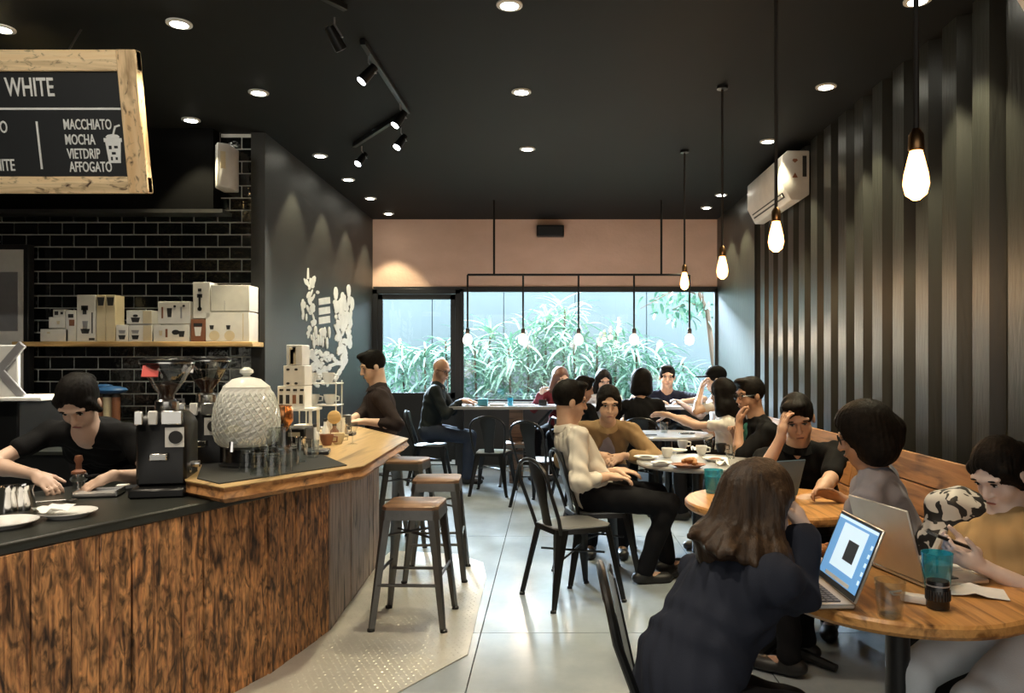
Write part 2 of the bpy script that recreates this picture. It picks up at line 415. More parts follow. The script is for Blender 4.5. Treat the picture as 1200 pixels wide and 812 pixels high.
def rosette(x, y, z, n, size, kind, label, grp):
    t = thing('strap_leaf_plant', label, 'plant', (x, y, 0), 0, grp)
    lean = rg.uniform(-.15, .15)
    MB().tube([(lean, rg.uniform(-.1, .1), 0), (lean*.3, 0, z*.6), (0, 0, z)], [.03, .02, .016], 6).build('stem', M['bark'], t)
    low = []
    for i in range(n):
        az = rg.uniform(0, 2*PI); el = rg.uniform(-.35, 1.15); s = size*rg.uniform(.75, 1.2)
        me = LEAF[kind if rg.random() < .75 else (kind+1) % 3]
        e = Euler((rg.uniform(-.4, .4), -el, az)); p = Vector((0, 0, z-rg.uniform(0, .18)))
        if i < 15:
            o = link('leaf', me, t, p); o.rotation_euler = e; o.scale = (s, s, s)
        else:
            low.append(Matrix.LocRotScale(p-Vector((rg.gauss(0, .22), rg.gauss(0, .12), rg.uniform(0, z*.6))), e, Vector((s, s, s))))
    if low:
        o = link('foliage', joined(LEAF[0], low), t); o['kind'] = 'stuff'
spots = [(446, 412, 12.3, .42, 0), (470, 404, 12.6, .45, 2), (498, 408, 12.2, .42, 0), (522, 400, 12.5, .45, 1),
         (556, 400, 12.3, .45, 0), (575, 385, 12.8, .50, 2), (596, 408, 11.9, .42, 0), (618, 392, 12.4, .48, 1),
         (640, 372, 12.7, .52, 2), (662, 362, 12.5, .55, 2), (672, 398, 12.0, .42, 0), (700, 402, 12.2, .45, 1),
         (722, 388, 12.6, .48, 2), (745, 402, 12.0, .45, 0), (770, 412, 12.4, .45, 1), (800, 425, 12.5, .40, 0)]
for k, (px, py, Y, s, kd) in enumerate(spots):
    p = at(px, py, Y)
    where = ['behind the door glass, by its left jamb', 'behind the middle of the door glass', 'behind the door glass above the bald man', 'behind the right edge of the door glass',
             'at the left end of the wide window', 'with pale leaves, under the second pendant drop from left', 'low in front, left half of the wide window', 'left of the tallest pale plant outside',
             'tall and pale, left of the window centre', 'tallest and palest, at the window centre', 'low in front, at the window centre', 'just right of the window centre',
             'pale, below the fourth pendant drop', 'low in front, above the woman with the bun', 'above the man in the navy tee', 'small, at the right end of the wide window'][k]
    rosette(p.x, p.y, p.z, 120, s*1.2, kd, 'strap-leaved garden plant '+where, 'strap-leaved plants in the garden')
tr = thing('small_tree', 'dark small-leaved tree hanging into the top right of the window', 'tree', (2.55, 12.0, 0))
MB().tube([(0, 0, 0), (.05, .1, 1.2), (-.1, 0, 2.2), (-.35, 0, 2.75)], [.06, .05, .04, .02], 7).build('trunk', M['bark'], tr)
broad = leaf_mesh('broad_leaf', M['leaf_dark'], 4, .5, .34)
for b in range(7):
    a = Vector((-.15, 0, 2.1+.08*b)); e = Vector((-.25-.16*b+rg.uniform(-.1, .1), rg.uniform(-.4, .4), 2.55-.16*(b % 4)))
    MB().tube([a, (a+e)/2+Vector((0, 0, .1)), e], [.014, .01, .005], 5).build('branch', M['bark'], tr)
    for i in range(20):
        p = a.lerp(e, rg.uniform(.2, 1.05))+Vector((rg.gauss(0, .1), rg.gauss(0, .1), rg.gauss(0, .1)))
        s = rg.uniform(.12, .2); o = link('leaf', broad, tr, p); o.rotation_euler = (rg.uniform(-1, 1), rg.uniform(-.3, 1.2), rg.uniform(0, 6.3)); o.scale = (s, s, s)

# ------------------------------------------------------------------ ceiling lights
MINUS = Matrix.Rotation(0, 3, 'X')
def downlight(x, y, label, power=46, grp='recessed ceiling downlights'):
    t = thing('downlight', label, 'ceiling light', (x, y, CEIL), 0, grp)
    MB().lathe([(.05, 0), (.072, 0), (.072, -.008), (.05, -.012), (.05, 0)], 20, cap=False).build('trim_ring', M['white_paint'], t)
    MB().lathe([(.05, -.003), (.03, -.016), (.0, -.020)], 16).build('lamp', M['downlight'], t)
    d = bpy.data.lights.new('downlight_beam', 'SPOT'); d.energy = power; d.color = (1.0, .88, .58); d.spot_size = R(78); d.spot_blend = .3; d.shadow_soft_size = .04
    o = bpy.data.objects.new('downlight_beam', d); COL.objects.link(o); o.parent = t; o.location = (0, 0, -.03)
ordn = ['nearest', 'second', 'third', 'fourth', 'fifth', 'sixth']
for k, p in enumerate([(210, 27), (303, 108), (375, 182), (408, 210), (434, 232), (455, 250)]):
    q = on(p[0], p[1], CEIL); downlight(q.x, q.y, f'{ordn[k]} recessed downlight in view along the left row, {"beside the menu board" if k == 0 else "toward the back wall"}')
for k, p in enumerate([(2, 33), (237, 149)]):
    q = on(p[0], p[1], CEIL); downlight(q.x, q.y-.2*k, ['recessed downlight above the menu board at the picture edge', 'recessed downlight over the bar beside the white box light'][k])
for k, p in enumerate([(597, 5), (611, 107), (618, 174)]):
    q = on(p[0], p[1], CEIL); downlight(q.x, q.y, f'{ordn[k]} recessed downlight in the middle of the ceiling, counted from the front', 70)
for k, p in enumerate([(1075, 0), (968, 101), (900, 165), (845, 228), (828, 243)]):
    q = on(p[0], p[1], CEIL); downlight(q.x, q.y, f'{ordn[k]} recessed downlight in view along the corrugated wall, counted from the front', 95)
# unseen fill spots added overhead, most of them continuing the rows
for x, y in ((-2.14, 3.1), (-2.14, 1.8), (-.25, 2.8), (-.25, 1.3), (-1.2, .6), (-3.2, 3.2)):
    d = bpy.data.lights.new('overhead_fill', 'SPOT'); d.energy = 48; d.color = (1.0, .86, .66); d.spot_size = R(100); d.spot_blend = .6; d.shadow_soft_size = .05
    o = bpy.data.objects.new('overhead_fill', d); COL.objects.link(o); o.location = (x, y, CEIL-.03)
# extra spot out of view, added to brighten the menu board
d = bpy.data.lights.new('board_fill', 'SPOT'); d.energy = 55; d.color = (1.0, .93, .80); d.spot_size = R(50); d.spot_blend = .6; d.shadow_soft_size = .04
o = bpy.data.objects.new('board_fill', d); COL.objects.link(o); o.location = (-2.2, 2.0, 3.2); o.rotation_euler = (Vector((-2.9, 4.45, 2.8))-Vector((-2.2, 2.0, 3.2))).to_track_quat('-Z', 'Y').to_euler()
# track lights
def track(a, b, heads, label):
    t = thing('track_light', label, 'track light', (a[0], a[1], CEIL), 0, 'ceiling track lights')
    b_ = Vector((b[0]-a[0], b[1]-a[1], 0))
    ang = math.atan2(b_.y, b_.x)
    MB().box(b_/2+Vector((0, 0, -.02)), (b_.length, .035, .035), rotz(ang)).build('rail', M['frame_black'], t, bevel=.003)
    for (hx, hy, ax, ay, lit) in heads:
        p = Vector((hx-a[0], hy-a[1], -.04)); d = Vector((ax, ay, -1)).normalized(); c = p+Vector((0, 0, -.11))
        h = MB().tube([c-d*.06, c+d*.07], [.028, .036], 12).build('spot_head', M['steel_black'], t)
        MB().tube([p, p+Vector((0, 0, -.04)), c+Vector((.045, 0, 0)), c], .006, 6).build('bracket', M['grey_metal'], h)
        MB().tube([c+d*.069, c+d*.074], .030, 12).build('lamp', M['spotlamp'] if lit else M['grey_metal'], h)
        if lit:
            L_ = bpy.data.lights.new('track_beam', 'SPOT'); L_.energy = 90; L_.color = (1, .95, .82); L_.spot_size = R(60); L_.spot_blend = .5; L_.shadow_soft_size = .03
            o = bpy.data.objects.new('track_beam', L_); COL.objects.link(o); o.parent = h; o.location = c+d*.09; o.rotation_euler = d.to_track_quat('-Z', 'Y').to_euler()
q1, q2 = on(425, 45, CEIL), on(478, 128, CEIL); q3, q4 = on(476, 128, CEIL), on(415, 168, CEIL); q0, q00 = on(405, 5, CEIL), on(372, -12, CEIL)
h = on(432, 58, CEIL); h2 = on(469, 115, CEIL); h3 = on(470, 144, CEIL); h4 = on(424, 166, CEIL)
track(q1, q2, [(h.x, h.y, -.75, -.3, True), (h2.x, h2.y, -.6, -.35, True)], 'black track with two lit spots in the middle of the ceiling')
track(q3, q4, [(h3.x, h3.y, -.5, -.5, True), (h4.x, h4.y, -.5, -.6, True)], 'short black track with two lit spots, nearer the back wall')
h = on(392, 12, CEIL); track(q0, q00, [(h.x, h.y, .5, .7, False)], 'black track head unlit, at the top edge of the picture')

# ------------------------------------------------------------------ pendants, pipes, air conditioners
def bulb_parts(t, z, s=1.0, m=None, glow=True):
    MB().lathe([(.0, .12*s), (.012*s, .12*s), (.024*s, .10*s), (.026*s, .05*s), (.022*s, .045*s)], 14, (0, 0, z)).build('socket', M['brass'], t)
    b = MB().lathe([(.020*s, .046*s), (.024*s, .03*s), (.038*s, -.03*s), (.042*s, -.065*s), (.034*s, -.10*s), (.012*s, -.118*s), (0, -.12*s)], 16, (0, 0, z)).build('bulb', m or M['bulb'], t)
    return b
for k, (x, y, z, nm) in enumerate([(1.20, 2.52, 2.05, 'nearest hanging filament bulb, over the table with laptops'), (1.19, 4.05, 2.10, 'second hanging filament bulb, before the white air conditioner'),
                                    (1.22, 5.45, 2.11, 'third hanging filament bulb from the front, before the lit corner'), (1.24, 7.1, 2.19, 'farthest hanging filament bulb, before the plaster wall')]):
    t = thing('pendant_lamp', nm, 'pendant lamp', (x, y, CEIL), 0, 'filament bulbs on long cords')
    MB().tube([(0, 0, 0), (0, 0, z+.1-CEIL)], .009, 7).build('cord', M['cord'], t)
    MB().lathe([(.0, 0), (.04, 0), (.04, -.02), (0, -.025)], 14).build('ceiling_rose', M['frame_black'], t)
    bulb_parts(t, z-CEIL, .98)
    d = bpy.data.lights.new('pendant_glow', 'POINT'); d.energy = 6; d.color = (1, .62, .3); d.shadow_soft_size = .05
    o = bpy.data.objects.new('pendant_glow', d); COL.objects.link(o); o.parent = t; o.location = (0, 0, z-CEIL-.19)
YP = 9.28
t = thing('pipe_chandelier', 'black pipe chandelier with five frosted bulbs before the window', 'chandelier', (0, YP, CEIL))
zb = at(0, 322, YP).z-CEIL
for px in (579, 775):
    x = at(px, 0, YP).x; MB().tube([(x, 0, 0), (x, 0, zb)], .013).build('hanger', M['pipe'], t)
MB().tube([(at(548, 0, YP).x, 0, zb), (at(808, 0, YP).x, 0, zb)], .014).build('crossbar', M['pipe'], t)
for px in (548, 613, 678, 743, 808):
    x = at(px, 0, YP).x
    dr = MB().tube([(x, 0, zb), (x, 0, at(0, 384, YP).z-CEIL)], .012).build('drop', M['pipe'], t)
    zz = at(0, 396, YP).z-CEIL
    MB().lathe([(.018, .12), (.026, .10), (.026, .05)], 10, (x, 0, zz)).build('socket', M['pipe'], dr)
    d = bpy.data.lights.new('drop_glow', 'POINT'); d.energy = 6; d.color = (1, .78, .55); d.shadow_soft_size = .05
    o = bpy.data.objects.new('drop_glow', d); COL.objects.link(o); o.parent = dr; o.location = (x, -.08, zz-.03)
    MB().lathe([(.02, .05), (.05, .01), (.058, -.03), (.045, -.07), (.0, -.09)], 14, (x, 0, zz)).build('bulb', M['bulb_dim'], dr)
def aircon(y0, y1, z0, z1, label):
    t = thing('air_conditioner', label, 'air conditioner', (XR, (y0+y1)/2, z0), 0, 'wall air conditioners')
    h = z1-z0; d = .25; l = y1-y0
    pr = [(-.005, .05), (-.08, 0), (-.17, 0), (-d, h*.34), (-d, h*.9), (-d+.05, h), (-.005, h)]
    MB().rings([[Vector((x, s*l/2, z)) for x, z in pr] for s in (-1, 1)]).build('casing', M['white_plastic'], t, bevel=.012, seg=2)
    a, b = Vector((-.18, 0, .012)), Vector((-d, 0, h*.34)); m_ = a.lerp(b, .38); n_ = Vector((-(b.z-a.z), 0, b.x-a.x)).normalized()
    rot = Matrix.Rotation(-math.atan2(b.z-a.z, a.x-b.x)*-1, 3, 'Y')
    MB().box(m_+n_*.001, (.05, l*.84, .012), rot).build('air_outlet', M['print_black'], t)
    MB().box(m_+n_*.012, (.022, l*.82, .006), rot).build('louvre', M['white_plastic'], t)
    MB().box((-.05, -l/2-.002, h*.68), (.035, .006, h*.42)).build('side_grille', M['print_black'], t)
    MB().prism([(0, 0), (.05, 0), (.025, .045)], 0, .004).xf(Matrix.Translation((-.16, -l/2-.001, h*.45)) @ Matrix.Rotation(PI/2, 4, 'X')).build('warning_mark', M['print_brown'], t)
    MB().prism([(0, .02), (.025, 0), (.05, .02), (.04, .035), (.01, .035)], 0, .004).xf(Matrix.Translation((-.16, -l/2-.001, h*.75)) @ Matrix.Rotation(PI/2, 4, 'X')).build('warning_mark', M['print_brown'], t)
    return t
aircon(6.8, 8.0, 2.84, 3.28, 'white wall air conditioner high on the corrugated wall')
aircon(2.4, 3.42, 2.92, 3.30, 'white wall air conditioner cut by the top right picture edge')
t = thing('wall_speaker', 'small black box on the plaster above the window', 'speaker', (at(645, 0, YB-.06).x, YB, 0))
p = at(645, 272, YB)
MB().box((0, -.07, p.z), (.37, .13, .15)).build('housing', M['steel_black'], t, bevel=.01)
MB().box((0, -.137, p.z), (.33, .006, .11)).build('grille', M['frame_black'], t)
t = thing('box_light', 'white wedge-shaped box on the tiled wall beside the black soffit', 'emergency light', (-2.715, 6.4, 2.85))
MB().rings([[Vector((x, y, z)) for x, y in ((-.07, .15), (-.07, -.02), (-.02, -.10), (.06, -.05), (.06, .15))] for z in (.0, .36)]).build('housing', M['white_plastic'], t, bevel=.006)
MB().box((.02, -.078, .22), (.04, .004, .14), rotz(.56)).build('lens', M['cream_box'], t)
MB().tube([(-.08, .1, .36), (-.08, .1, .5)], .006).build('cable', M['cord'], t)

# ------------------------------------------------------------------ the bar
bar = thing('bar_counter', 'bar counter faced with scorched vertical planks', 'counter', (-1.4, 3.5, 0))
def bl(p): return (p[0]+1.4, p[1]-3.5)
A_, B_, C_, D_ = (-2.03, 1.60), (-1.275, 3.44), (-1.164, 4.0), (-1.21, 5.35)
inner = [(-1.75, 5.35), (-1.75, 4.2), (-2.02, 3.55), (-2.75, 1.75)]
eps = .03
MB().prism([bl(p) for p in [(A_[0]-.03, A_[1]), (B_[0]-.03, B_[1]), (C_[0]-.03, C_[1]), (D_[0]-.03, D_[1])]+inner], .0, .79).build('carcass', M['frame_black'], bar)
rp = random.Random(5)
def planks(a, b, wd, m, z1):
    a = Vector((*bl(a), 0)); b = Vector((*bl(b), 0)); L = (b-a).length; d = (b-a)/L; n = max(1, round(L/wd)); nrm = Vector((d.y, -d.x, 0))
    e = [0]+[i/n+rp.uniform(-.16, .16)/n for i in range(1, n)]+[1]
    for i in range(n):
        wdt = (e[i+1]-e[i])*L; c = a+d*((e[i]+e[i+1])/2*L)+nrm*rp.uniform(-.004, .004)
        MB().box((c.x, c.y, z1/2), (wdt-.004, .03, z1), rotz(math.atan2(d.y, d.x))).build('plank', m, bar, bevel=.003)
planks(A_, B_, .12, M['panel_wood'], .80); planks(B_, C_, .12, M['panel_wood'], .80); planks(C_, D_, .16, M['panel_grey'], .80)
top = MB().prism([bl(p) for p in [(-2.08, 1.5), (-1.255, 3.40), (-1.15, 3.95), (-1.19, 5.35), (-1.75, 5.35), (-1.78, 4.2), (-2.12, 3.62), (-2.95, 1.75)]], .80, .84).build('countertop', M['counter_black'], bar, bevel=.006)
slab = thing('bar_slab', 'thick raised timber slab with live edge on the bar, end jutting toward the stools', 'bar top', (-1.3, 4.4, .84))
sp = [(-1.294, 3.04), (-1.06, 3.41), (-.894, 3.68), (-.928, 5.02), (-1.50, 5.98), (-2.0, 5.92), (-1.95, 4.0), (-1.53, 3.22)]
# live edge: subdivide and wander
edge = []
for i in range(len(sp)):
    a, b = Vector(sp[i]), Vector(sp[(i+1) % len(sp)]); n = 10 if i in (0, 1, 2, 3) else 3
    for k in range(n):
        edge.append((a.lerp(b, k/n), i in (0, 1, 2, 3) and k > 0))
rings = []
for z, ins in ((.0, .015), (.02, -.004), (.045, .008), (.062, 0)):
    rg_ = []
    for p, live in edge:
        c = Vector((-1.4, 4.6)); d = (p-c).normalized(); q = p-d*(ins*1.5+(rp.uniform(-.012, .008) if live and z < .06 else 0)) if True else p
        rg_.append(Vector((q.x+1.3, q.y-4.4, z)))
    rings.append(rg_)
MB().rings(rings).build('live_edge', M['slab_edge'], slab)
MB().prism([(p.x+1.3, p.y-4.4) for p, _ in edge], .0618, .066).build('top_face', M['slab_wood'], slab)
MB().prism([(x+1.3, y-4.4) for x, y in [(-1.345, 3.12), (-.975, 3.68), (-1.08, 3.86), (-1.22, 4.1), (-1.35, 4.55), (-1.8, 4.5), (-1.8, 4.0), (-1.50, 3.26)]], .066, .071).build('bar_mat', M['mat_black'], slab)
ZS = .906   # slab top
ZL = .84    # low counter top
# tread plate on the floor by the bar
tp = thing('tread_plate', 'steel tread plate laid on the floor along the bar', 'floor plate', (-.8, 4.2, 0))
poly = [on(467, 812, 0), on(548, 768, 0), on(570, 676, 0), on(566, 660, 0), on(535, 650, 0)]
poly = [(-.75, 2.95)]+[(p.x, p.y) for p in poly]+[(-1.18, 5.7), (-1.21, 5.35), (-1.164, 4.0), (-1.275, 3.44), (-1.55, 2.8)]
MB().prism([(x+.8, y-4.2) for x, y in poly], .001, .006).build('sheet', M['plate_metal'], tp)
lug = MB(); 
def inside(x, y):
    c = False
    for i in range(len(poly)):
        (x1, y1), (x2, y2) = poly[i-1], poly[i]
        if (y1 > y) != (y2 > y) and x < (x2-x1)*(y-y1)/(y2-y1)+x1: c = not c
    return c
k = 0; y = 2.9
while y < 5.7:
    x = -1.5; j = 0
    while x < -.36:
        xx = x+(.0165 if k % 2 else 0)
        if inside(xx-.02, y) and inside(xx+.02, y) and inside(xx, y-.02) and inside(xx, y+.02):
            a = PI/4 if (j+k) % 2 else -PI/4; u = Vector((math.cos(a), math.sin(a), 0)); v = Vector((-u.y, u.x, 0)); c = Vector((xx+.8, y-4.2, .0055))
            lug.add([c-u*.014, c-v*.0045, c+u*.014, c+v*.0045, c+Vector((0, 0, .0022))], [(0, 1, 4), (1, 2, 4), (2, 3, 4), (3, 0, 4)])
        x += .033; j += 1
    y += .033; k += 1
o = lug.build('tread_lug', M['plate_metal'], tp, smooth=False); o['kind'] = 'stuff'
# back counter and shelf
bc = thing('back_counter', 'low dark counter along the black tiled wall', 'counter', (-3.6, 6.2, 0))
MB().box((0, 0, .44), (2.3, .6, .88)).build('cabinet', M['steel_black'], bc, bevel=.006)
MB().box((0, -.02, .90), (2.32, .66, .04)).build('worktop', M['counter_black'], bc, bevel=.005)
for i in range(4): MB().box((-.85+.56*i, -.31, .44), (.54, .02, .78)).build('door', M['frame_black'], bc, bevel=.004)
sh = thing('wall_shelf', 'pale wooden shelf of white cartons on the tiled wall', 'shelf', (0, 6.42, 0))
zsh = at(0, 400, 6.30).z; xs0, xs1 = at(14, 0, 6.3).x, at(296, 0, 6.3).x
MB().box(((xs0+xs1)/2, 0, zsh-.022), (xs1-xs0, .25, .04)).build('shelf_board', M['shelf_wood'], sh, bevel=.004)
for x in (xs0+.25, xs1-.25): MB().box((x, .11, zsh-.075), (.03, .03, .07)).build('bracket', M['frame_black'], sh)
def carton(x0, x1, y0, y1, Y, dep, label, deco=(), m='white_box', side=None, name='carton', zbase=None):
    a, b = at(x0, y1, Y), at(x1, y0, Y); w_ = b.x-a.x; h_ = b.z-a.z
    zb_ = a.z if zbase is None else zbase
    t = thing(name, label, 'box', ((a.x+b.x)/2, Y+dep/2, zb_), 0, 'cartons of coffee gear')
    MB().box((0, 0, h_/2), (w_, dep, h_)).build('carton_body', M[m], t, bevel=.003)
    if side: MB().box((w_/2+.001, 0, h_/2), (.003, dep*.9, h_*.94)).build('side_print', M[side], t)
    for (u, v, du, dv, kind, mm) in deco:
        mb = MB()
        cx, cz = (u-.5)*w_, v*h_; dw, dh = du*w_, dv*h_
        if kind == 'r': mb.box((cx, -dep/2-.001, cz), (dw, .003, dh))
        elif kind == 'o': mb.xf(Matrix()); mb.lathe([(1, -.0015), (1, .0015)], 14); mb.xf(Matrix.Translation((cx, -dep/2-.001, cz)) @ Matrix.Diagonal((dw/2, 1, dh/2, 1)) @ Matrix.Rotation(PI/2, 4, 'X'))
        elif kind == 'u': mb.prism([(-dw/2, dh/2), (-dw*.35, -dh/2), (dw*.35, -dh/2), (dw/2, dh/2)], -.0015, .0015).xf(Matrix.Translation((cx, -dep/2-.001, cz)) @ Matrix.Rotation(PI/2, 4, 'X'))
        mb.build('print', M[mm], t)
    return t
K = 'print_black'
YS = 6.33
z_ = zsh
def row(x0, x1, y0, y1, dep, label, deco=(), **kw):
    return carton(x0, x1, y0, y1, YS, dep, label, deco, **kw)
zt = lambda py: at(0, py, YS).z
row(47, 80, 385, 399.6, .16, 'white carton, lowest at the left end of the shelf', [(.3, .7, .1, .12, 'r', 'cream_box')], zbase=z_)
row(57, 76, 372, 385, .13, 'white carton in the middle of the stack at the left end of the shelf', [(.6, .5, .2, .3, 'u', 'cream_box')], zbase=zt(384.5))
row(62, 76, 363, 372, .12, 'small white carton with black prints topping the left stack', [(.3, .5, .3, .5, 'r', K), (.75, .5, .2, .3, 'r', K)], zbase=zt(371.5))
row(77, 89, 363, 399.6, .16, 'narrow cream carton right of the leftmost carton stack', [(.5, .82, .5, .12, 'r', K), (.6, .6, .5, .2, 'r', 'print_brown')], m='white_box', zbase=z_)
row(90, 112, 345, 399.6, .14, 'tall white carton with a black dripper and cup print on the shelf', [(.42, .72, .36, .10, 'r', K), (.42, .66, .2, .16, 'r', K), (.45, .22, .5, .10, 'u', K), (.45, .34, .3, .2, 'u', 'grey_metal'), (.82, .4, .06, .45, 'r', K), (.8, .05, .3, .05, 'r', K)], zbase=z_)
row(113, 123.5, 345, 399.6, .14, 'slim cream carton with a dark cup print, left of its twin', [(.5, .86, .8, .18, 'u', K)], m='cream_box', zbase=z_)
row(124, 135, 345, 399.6, .14, 'slim cream carton with a dark cup print, right of its twin', [(.5, .86, .8, .18, 'u', K)], m='cream_box', zbase=z_)
row(133, 148, 380, 399.6, .13, 'small white carton with a dark cup print beside the slim cream cartons', [(.5, .3, .6, .3, 'u', K), (.5, .6, .6, .2, 'r', 'grey_metal')], zbase=z_) if False else None
row(136, 150, 380, 399.6, .13, 'small white carton with a dark cup print beside the slim cream cartons', [(.5, .25, .6, .25, 'u', K), (.5, .58, .6, .2, 'u', 'grey_metal')], zbase=z_)
row(151, 178, 380, 399.6, .15, 'white carton with a cup print under the green patterned carton', [(.28, .25, .32, .25, 'u', K), (.28, .58, .34, .2, 'u', 'grey_metal'), (.8, .5, .35, .9, 'r', 'cream_box')], zbase=z_)
row(148, 178, 364, 380, .15, 'carton with a pot print and green side atop the cup carton', [(.36, .3, .36, .35, 'u', K), (.36, .6, .2, .2, 'o', K), (.82, .5, .34, .9, 'r', 'cream_box')], zbase=zt(379.6))
row(180, 222, 380, 399.6, .17, 'wide white carton with kettle prints, lower of two', [(.36, .5, .06, .5, 'r', 'print_brown'), (.62, .55, .22, .3, 'o', K), (.78, .45, .18, .35, 'u', K), (.2, .5, .1, .3, 'u', 'cream_box')], zbase=z_)
row(185, 223, 353.5, 380, .16, 'white carton with dripper and spoon prints atop the kettle carton', [(.14, .5, .05, .5, 'r', 'print_brown'), (.36, .5, .16, .4, 'u', K), (.52, .78, .08, .1, 'o', K), (.72, .5, .05, .5, 'r', 'grey_metal'), (.8, .8, .08, .1, 'o', K)], zbase=zt(379.6))
row(223.5, 240.5, 373.5, 399.6, .15, 'dark brown carton with a cup picture under the tall white box', [(.5, .45, .5, .4, 'u', 'white_box'), (.5, .75, .6, .15, 'r', K)], m='print_brown', zbase=z_)
row(226, 246, 331, 373.5, .15, 'upright white carton with a black siphon print, second from the right top', [(.4, .62, .3, .1, 'r', K), (.4, .45, .12, .4, 'r', K), (.4, .26, .26, .12, 'o', K), (.4, .78, .2, .08, 'r', K)], zbase=zt(373))
row(241, 292, 365, 399.6, .2, 'big white carton with two dripper prints at the right end of the shelf', [(.14, .48, .1, .14, 'u', K), (.2, .2, .24, .34, 'o', 'cream_box'), (.52, .48, .1, .14, 'u', K), (.55, .2, .24, .34, 'o', 'cream_box'), (.86, .5, .02, .9, 'r', 'cream_box')], zbase=z_)
row(247, 292, 334.5, 365, .2, 'plain white carton atop the big carton at the right end of the shelf', [(.36, .2, .01, .4, 'r', 'grey_metal')], zbase=zt(364.6))
# black-framed white display at the left edge
t = thing('wall_display', 'black-framed white display on the tiled wall at the picture edge', 'display', (at(4, 0, 6.4).x, 6.45, at(0, 468, 6.4).z))
hh = at(0, 286, 6.4).z-at(0, 468, 6.4).z
MB().box((-.2, 0, hh/2), (.8, .08, hh)).build('frame', M['frame_black'], t, bevel=.006)
MB().box((-.2, -.042, hh/2), (.72, .01, hh-.09)).build('white_sheet', M['white_box'], t)
MB().box((-.16, -.05, hh*.63), (.56, .008, hh*.38)).build('grey_picture', M['grey_metal'], t)
# espresso machine with crossed white side, cut by the picture edge
em = thing('espresso_machine', 'espresso machine with white side and grey X at the left picture edge', 'espresso machine', (-3.05, 4.75, ZL-.0))
bcz = .88
t2 = thing('side_counter', 'dark counter carrying the espresso machine', 'counter', (-3.25, 4.85, 0))
MB().box((0, 0, .43), (1.1, .7, .86)).build('cabinet', M['steel_black'], t2, bevel=.005)
MB().box((0, 0, .87), (1.12, .72, .02)).build('worktop', M['counter_black'], t2)
em.location.z = .88
def ex(px): return at(px-5, 0, 4.54).x+3.05
def ez(py): return at(0, py, 4.5).z-.88
MB().box((ex(28)-.5, 0, (ez(470)+.0)/2), (1.0, .44, ez(470))).build('body', M['steel_black'], em, bevel=.01)
MB().box((ex(62)-.7, -.03, ez(470)+.012), (1.4, .5, .022)).build('cup_tray', M['white_paint'], em, bevel=.004)
MB().box((ex(25)-.3, -.19, (ez(467)+ez(404))/2), (.6, .03, ez(404)-ez(467))).build('side_panel', M['white_paint'], em, bevel=.006)
arms = MB()
for (xa, ya), (xb, yb) in (((30, 405), (-20, 463)), ((30, 463), (-20, 405))):
    a, b = Vector((ex(xa), -.212, ez(ya))), Vector((ex(xb), -.212, ez(yb))); d = b-a
    arms.box((a+b)/2, (d.length+.03, .02 if ya < yb else .018, .05), Matrix.Rotation(-math.atan2(d.z, d.x), 3, 'Y'))
arms.build('cross', M['grey_metal'], em, bevel=.004)
# things on the back counter
def lump(name, label, cat, loc, parts):
    t = thing(name, label, cat, loc)
    for nm, mb, m in parts: mb.build(nm, M[m], t)
    return t
p = at(130, 470, 6.1)
M['blue_cloth'] = mat('blue_film', (.04, .14, .36), .35)
lump('blue_bag', 'crumpled blue bag lying on top of the retail jars', 'bag', (p.x, 6.1, at(0, 460, 6.1).z), [('bag_body', MB().ell((0, 0, .02), (.13, .09, .035), 14, 6).ell((-.06, .01, .05), (.07, .05, .02), 12, 6), 'blue_cloth')])
for k, (px, mm) in enumerate(((117, 'print_brown'), (126, 'cream_box'), (136, 'print_brown'))):
    q = at(px, 0, 6.1); h_ = at(0, 461, 6.1).z-.92
    t = thing('retail_jar', f'small retail jar under the blue bag, {["left", "middle, pale", "right"][k]} of three', 'jar', (q.x, 6.1, .92), 0, 'jars under the blue bag')
    MB().lathe([(.03, 0), (.032, h_-.03), (.02, h_-.03)], 14).build('jar_body', M[mm], t); MB().lathe([(.031, h_-.03), (.031, h_)], 14).build('lid', M['print_black'], t)
for k, px in enumerate((155, 170)):
    q = at(px, 473, 6.0)
    t = thing('wall_socket', f'{["left", "right"][k]} of two steel sockets on the tiled wall behind the grinders', 'socket', (q.x, YT-.012, at(0, 473, 6.5).z), 0, 'wall sockets')
    MB().box((0, 0, 0), (.085, .012, .085)).build('plate', M['grey_metal'], t, bevel=.004); MB().box((0, -.008, 0), (.045, .006, .05)).build('insert', M['print_black'], t)
